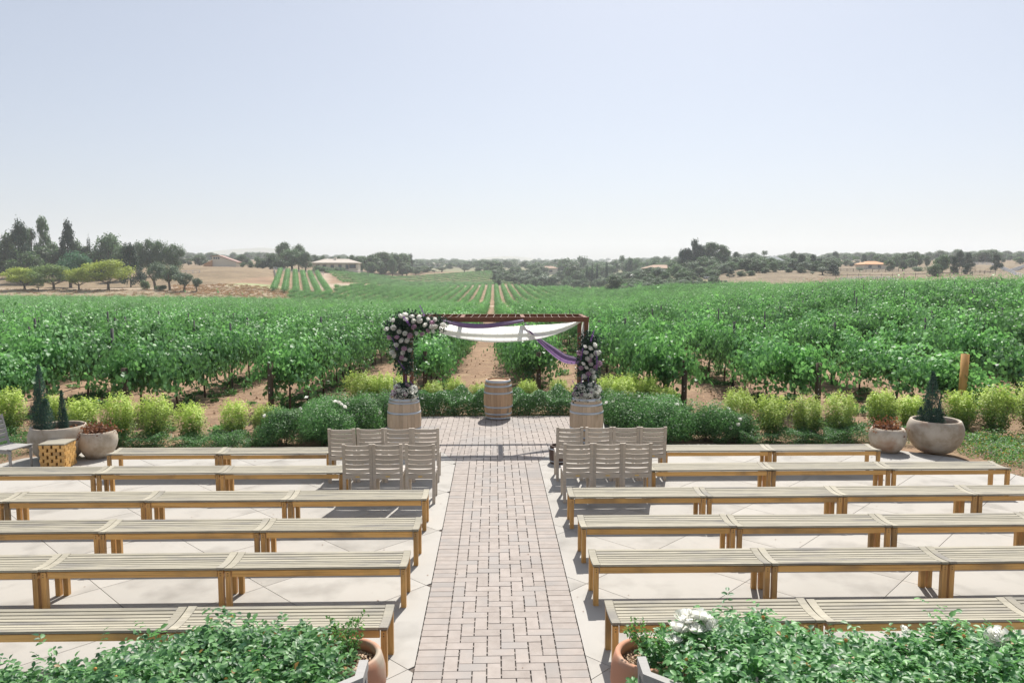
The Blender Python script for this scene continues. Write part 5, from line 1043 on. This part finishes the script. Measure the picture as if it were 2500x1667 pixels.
# slanted-roof house on the left ridge
t = empty('house', gz(-143.2, 402), R(4), 'tall beige house with slanted roof on the left ridge', 'house')
mb = MB(); zz = [(-3.8, 0), (8.3, 0), (8.3, 2.4), (2.2, 4.7), (-.8, 5.7), (-3.8, 5.4)]
mb.add([(x, -4, z-.6*(z == 0)) for x, z in zz]+[(x, 5, z-.6*(z == 0)) for x, z in zz], [tuple(range(6)), tuple(range(6, 12))[::-1]]+[(i, 6+i, 6+(i+1) % 6, (i+1) % 6) for i in range(6)]); mb.obj('wall', HM['tan'], t)
mb = MB(); mb.add([(-4.6, -4.6, 5.5), (-.8, -4.6, 6.0), (9.0, -4.6, 2.45), (9.0, 5.6, 2.45), (-.8, 5.6, 6.0), (-4.6, 5.6, 5.5)]+[(-4.6, -4.6, 5.3), (-.8, -4.6, 5.75), (9.0, -4.6, 2.2), (9.0, 5.6, 2.2), (-.8, 5.6, 5.75), (-4.6, 5.6, 5.3)], [(0,1,4,5),(1,2,3,4),(6,11,10,7),(7,10,9,8),(0,6,7,1),(1,7,8,2),(5,4,10,11),(4,3,9,10),(0,5,11,6),(2,8,9,3)]); mb.obj('roof', HM['trim'], t)
mb = MB(); mb.add([(-8, -5, 1.2), (-8, 5, 1.2), (-3.7, 5, 3.3), (-3.7, -5, 3.3), (-8, -5, -.4), (-8, 5, -.4), (-3.7, 5, -.4), (-3.7, -5, -.4)], [(0,3,2,1),(0,4,7,3),(1,2,6,5),(0,1,5,4),(3,7,6,2)]); mb.obj('lower_roof', HM['orange'], t)
for x in (-3, -1.9, -.8):
    mb = MB(); mb.box((0, 0, 0), (.95, .1, 1.2)); f = mb.obj('window', HM['pale'], t, (x+.3, -4.06, 4.4)); mb = MB(); mb.box((0, 0, 0), (.7, .06, .9)); mb.obj('pane', HM['glass'], f, (0, -.07, 0))
# garden pergola by the long house, gazebo on the green slope
def open_shed(name, loc, w_, d, h, top, wall, label, cat, peak=.0):
    t = empty(name, loc, 0, label, cat)
    for sx in (-1, 1):
        for sy in (-1, 1): mb = MB(); mb.box((0, 0, h/2-.3), (.25, .25, h+.6)); mb.obj('post', wall, t, (sx*(w_/2-.2), sy*(d/2-.2), 0))
    mb = MB(); a, b_ = w_/2+.3, d/2+.3; mb.add([(-a, -b_, h), (a, -b_, h), (a, b_, h), (-a, b_, h), (0, 0, h+.3+peak), (-a, -b_, h-.2), (a, -b_, h-.2), (a, b_, h-.2), (-a, b_, h-.2)], [(0,1,4),(1,2,4),(2,3,4),(3,0,4),(5,8,7,6),(0,5,6,1),(1,6,7,2),(2,7,8,3),(3,8,5,0)]); mb.obj('roof', top, t)
open_shed('pergola', gz(-68.5, 386), 9, 4, 2.3, HM['shade'], HM['shade'], 'dark open pergola at the corner of the terraced vines', 'pergola')
open_shed('gazebo', gz(67.5, 366), 4.2, 4, 2.4, HM['pale'], HM['pale'], 'white peaked gazebo on the green slope right of centre', 'gazebo', .7)
open_shed('gazebo', gz(155.5, 392), 4, 3, 2.2, HM['pale'], HM['shade'], 'small pale shade roof right of the blue-grey roofed house', 'gazebo', .4)
def fence(pts_, h, label, rails=3, gap=3.0, m=None, pw=.14):
    m = m or HM['fence']; t = empty('fence', (*pts_[0], tz(*pts_[0])), 0, label, 'fence'); ox, oy, oz = t.location; P = []
    for (a, b_) in zip(pts_[:-1], pts_[1:]):
        d = math.dist(a, b_); n = max(1, round(d/gap))
        for i in range(n): P.append((a[0]+(b_[0]-a[0])*i/n, a[1]+(b_[1]-a[1])*i/n))
    P.append(pts_[-1]); mb = MB(); mb.box((0, 0, h/2-.1), (pw, pw, h+.2)); pm = mb.mesh('post', m)
    for (x, y) in P: part('post', pm, t, (x-ox, y-oy, tz(x, y)-oz))
    for r_ in range(rails):
        mb = MB(); z = h*(r_+.7)/rails; mb.tube([(x-ox, y-oy, tz(x, y)+z-oz) for x, y in P], .07, 4, sm=False); mb.obj('rail', m, t)
fence([(109.7,236),(117.7,239),(124,241),(125,236),(117.5,216),(111,200),(115,201),(122,208),(134,221),(143,227)], 1.35, 'white rail fence zigzagging along the foot of the right brown field', gap=2.4)
fence([(238,370),(240,359),(223,328),(184,264),(175,249),(171,240)], 1.4, 'white rail fence running down the far right brown hill', gap=3)
fence([(190.9,275),(233,327)], 1.4, 'white rail fence branching right on the far right hill', gap=3)
fence([(176.3,285),(176.5,273),(174.7,259),(150,258),(120,262)], 1.3, 'dark wire fence with thin posts across the right brown field', rails=1, gap=4, m=HM['shade'], pw=.1)
fence([(149.4,322),(169.8,313)], 1.4, 'dark fence below the orange-roofed house', rails=3, gap=2.5, m=HM['shade'])
fence([(-105.6,365),(-96.7,355),(-88.6,353),(-78.5,350)], 1.5, 'white rail fence above the vine rows that climb the left slope', rails=3, gap=3)
fence([(-101.7,352),(-86,300),(-73,256)], 1.5, 'grey board fence running down beside the climbing vine rows', rails=3, gap=2.0)
fence([(-140,300),(-118,306)], 1.5, 'white rail fence under the pepper trees on the left ridge', rails=2, gap=2.5)
fence([(85.4,305),(84.2,280)], 1.2, 'short white rail fence below the big pines', rails=2, gap=3)
# ---------------------------------------------------------------- foreground roses, pots and garden benches
def rosebush(label, x0, x1, y0, y1, h, seed, prof_):
    global rng; random.seed(seed); t = empty('rose_bush', ((x0+x1)/2, (y0+y1)/2, 0), 0, label, 'shrub'); mx, my = (x0+x1)/2, (y0+y1)/2
    P = []; N = []; T = []; n = 0
    for s in range(1050):
        x = U(x0, x1); y = U(y0, y1); hh = h*prof_((x-x0)/(x1-x0), (y-y0)/(y1-y0))
        if hh < .2: continue
        a = U(0, 6.28); d = Vector((math.cos(a)*U(.2, .9), math.sin(a)*U(.2, .9), U(.3, 1.1))).normalized(); q = Vector((x, y, hh*(.95-.5*random.random()**2.2))); L_ = U(.07, .17) if random.random() < .93 else U(.25, .38)
        for k in range(6):   # compound leaves along the shoot
            p = q+d*L_*k/6; side = Vector((-d.y, d.x, .2)).normalized()*(1 if k % 2 else -1); rach = (side+d*.6+Vector((0, 0, U(-.2, .3)))).normalized(); nrm = Vector((U(-.5, .5), U(-.5, .5), 1))
            for j, (o_, sd) in enumerate(((.03, 1), (.03, -1), (.065, 1), (.065, -1), (.09, 0))):
                w2 = rach.cross(nrm).normalized(); b_ = p+rach*o_; tt = rach*(.5 if sd else 1)+w2*sd*.9
                P.append(b_-Vector((mx, my, 0))); T.append(tt); N.append(nrm+Vector((U(-.4, .4), U(-.4, .4), U(-.3, .3))))
    P = np.array(P); n = len(P); ti = rng.random(n)*.85; ti[rng.random(n) < .012] = 1
    part('foliage', leaf_mesh('foliage', P, np.array(N), np.array(T), rng.uniform(.036, .064, n), M['rose_leaf'], 'oval4', tint=ti), t)
    mb = MB()
    for s in range(26):
        x = U(x0+.3, x1-.3)-mx; y = U(y0+.2, y1-.2)-my; hh = h*prof_((x+mx-x0)/(x1-x0), (y+my-y0)/(y1-y0))*.8; mb.tube([(x*.6, y*.6, 0), (x*.9, y*.9, hh*.5), (x, y, hh)], [.012, .009, .006], 5)
    mb.obj('stem', M['tbark'], t)
    TOPS[label] = P[(P[:, 2] > h*.72)]
    return t
TOPS = {}
def outL(s, v): return (.58+.40*min(1, max(0, (s-.30)*3.0)))*(1-max(0, s-.90)*3.2)*(1-.30*v**3)
def outR(s, v): return (.82+.22*max(0, 1-abs(s-.33)*3.0)+.10*math.sin(s*9))*(1-max(0, .08-s)*5)*(1-.30*v**3)
bl_ = rosebush('broad green rose bush filling the bottom left corner', -3.9, -1.14, 3.9, 5.45, 1.0, 3, outL)
br_ = rosebush('broad green rose bush filling the bottom right corner', .96, 3.9, 3.9, 5.5, .95, 4, outR)
def bigrose(t, x, y, z, s, m=None):
    o = part('rose', m or RW, t, (x, y, z)); o.scale = (s, s, s*.8); o.rotation_euler = (U(-.2, .7), U(-.3, .3), U(0, 6))
for q in ((0, .42, .97, 1.9), (.09, .40, .99, 1.8), (-.07, .36, .92, 1.6), (.04, .32, .93, 1.5), (.14, .36, .94, 1.4), (-.12, .3, .86, 1.3)): bigrose(br_, -1.12+q[0], q[1], q[2], q[3]*.9)
bigrose(br_, -.35, -.25, .93, .9); bigrose(br_, 1.05, .3, .86, 1.5); bigrose(br_, .5, .5, .82, .7); bigrose(bl_, .75, -.1, .92, .5)
hipm = surf('dry rose hip', [(.55,.2,.05),(.7,.36,.1)], scale=20, rough=.7)
def hips(t, n):
    mb = MB(); mb.lathe([(.001, 0), (.011, .008), (.012, .02), (.001, .028)], 8); hm_ = mb.mesh('rose_hip', hipm)
    tp = TOPS[t['label']]
    for _ in range(n): part('rose_hip', hm_, t, tuple(tp[random.randrange(len(tp))]))
hips(bl_, 34); hips(br_, 34)
for (x, y, lab, hue) in ((1.12, 5.42, 'terracotta pot with bark chips beside the bottom right rose bush', 1), (-1.18, 5.46, 'terracotta pot with pebbles beside the bottom left rose bush', 0)):
    t = pot((x, y, 0), .30, .56, .265, lab, 'terra2', .04)
    mb = MB()
    for _ in range(420):
        a = U(0, 6.28); r = .22*math.sqrt(random.random()); s = U(.007, .016); mb.box((r*math.cos(a), r*math.sin(a), .56*.83+U(.0, .012)), (s*1.4, s, s*.8), rot=Matrix.Rotation(U(0, 6), 3, Vector((U(-1, 1), U(-1, 1), 1)).normalized()), tint=random.random())
    o = mb.obj('pebbles', M['pebble'], t); tag(o, kind='stuff')
    p = empty('potted_plant', (x+.02, y+.05, .46), 0, ('wispy' if hue else 'leafy thin-stemmed')+' young rose plant growing in the bottom '+('right' if hue else 'left')+' pot', 'plant')
    mb = MB(); P = []
    for s in range(11):
        a = U(0, 6.28); q = Vector((0, .02, 0)); d = Vector((math.cos(a)*.5, math.sin(a)*.5, 1)).normalized(); ps = [q.copy()]
        for k in range(8):
            q = q+d*U(.028, .055); d = (d+Vector((U(-.3, .3), U(-.3, .3), U(-.1, .15)))).normalized(); ps.append(q.copy())
            for _ in range(7): P.append(q+Vector((U(-.035, .035), U(-.035, .035), U(-.02, .02))))
        mb.tube(ps, [.004]*4+[.002]*5, 4)
    mb.obj('stem', M['tbark'], p); P = np.array(P); part('foliage', leaf_mesh('foliage', P, rdir(len(P))+np.array([[0, 0, .7]]), rdir(len(P)), rng.uniform(.018, .034, len(P)), M['lantana'], 'oval4', tint=rng.random(len(P))), p)
# curved-back garden benches whose crest rails enter at the bottom edge
for sg, lab in ((1, 'weathered curved-rail garden bench cut off at the bottom right'), (-1, 'weathered curved-rail garden bench cut off at the bottom left')):
    t = empty('garden_bench', (0, 0, 0), 0, lab, 'bench')
    path_ = [(.93, 4.83), (.925, 4.62), (1.06, 4.50), (1.30, 4.36), (1.62, 4.22), (2.0, 4.12), (2.5, 4.08)]
    vs = []; W2 = .03
    for i, (x, y) in enumerate(path_):
        a = path_[max(0, i-1)]; b_ = path_[min(len(path_)-1, i+1)]; dx, dy = b_[0]-a[0], b_[1]-a[1]; l_ = math.hypot(dx, dy); nx, ny = -dy/l_, dx/l_
        for s_, z in ((-1, .84), (1, .84), (1, .775), (-1, .775)): vs.append((sg*(x+nx*W2*s_), y+ny*W2*s_, z))
    n = len(path_); fs = [(i*4+a, i*4+(a+1) % 4, (i+1)*4+(a+1) % 4, (i+1)*4+a) for i in range(n-1) for a in range(4)]+[(0, 3, 2, 1), tuple((n-1)*4+a for a in range(4))]
    mb = MB(); mb.add(vs, fs); mb.obj('crest_rail', M['silverwood'], t)
    for (x, y) in (path_[0], path_[2], path_[4], path_[6]): mb = MB(); mb.box((0, 0, .387), (.05, .05, .775)); mb.obj('leg', M['silverwood'], t, (sg*(x+.005), y-.01, 0))
    for k in range(1, 12):
        f = k/12*(len(path_)-1); i = int(f); x = path_[i][0]+(path_[i+1][0]-path_[i][0])*(f-i); y = path_[i][1]+(path_[i+1][1]-path_[i][1])*(f-i)
        mb = MB(); mb.box((0, 0, 0), (.035, .015, .33)); mb.obj('back_slat', M['silverwood'], t, (sg*x, y, .61), -sg*.5)
    for k in range(5): mb = MB(); mb.box((0, 0, 0), (1.35, .07, .02)); mb.obj('seat_slat', M['silverwood'], t, (sg*1.85, 3.68+k*.085, .43))
# scattered fallen leaves and petals on the paving
n = 160; P = np.stack([rng.uniform(-6, 6, n), rng.uniform(5.5, 14.5, n), np.full(n, .004)], 1)
o = part('fallen_leaves', leaf_mesh('fallen_leaves', P, rdir(n)*.15+np.array([[0, 0, 1]]), rdir(n)*np.array([[1, 1, .1]]), rng.uniform(.012, .03, n), M['dry'], 'oval'), None); tag(o, kind='stuff')
# ---------------------------------------------------------------- haze
mb = MB(); mb.box((0, 1650, 52), (5200, 3500, 176)); hz = mb.obj('haze', []); hz.data.materials.clear()
m, nt, ns, L = mat('thin summer haze'); out = ns.new('ShaderNodeOutputMaterial'); pv = ns.new('ShaderNodeVolumePrincipled'); L.new(pv.outputs[0], out.inputs['Volume'])
pv.inputs['Color'].default_value = (.90, .94, 1.0, 1); pv.inputs['Density'].default_value = HAZE; pv.inputs['Anisotropy'].default_value = .2
hz.data.materials.append(m); tag(hz, kind='stuff'); hz.display_type = 'WIRE'
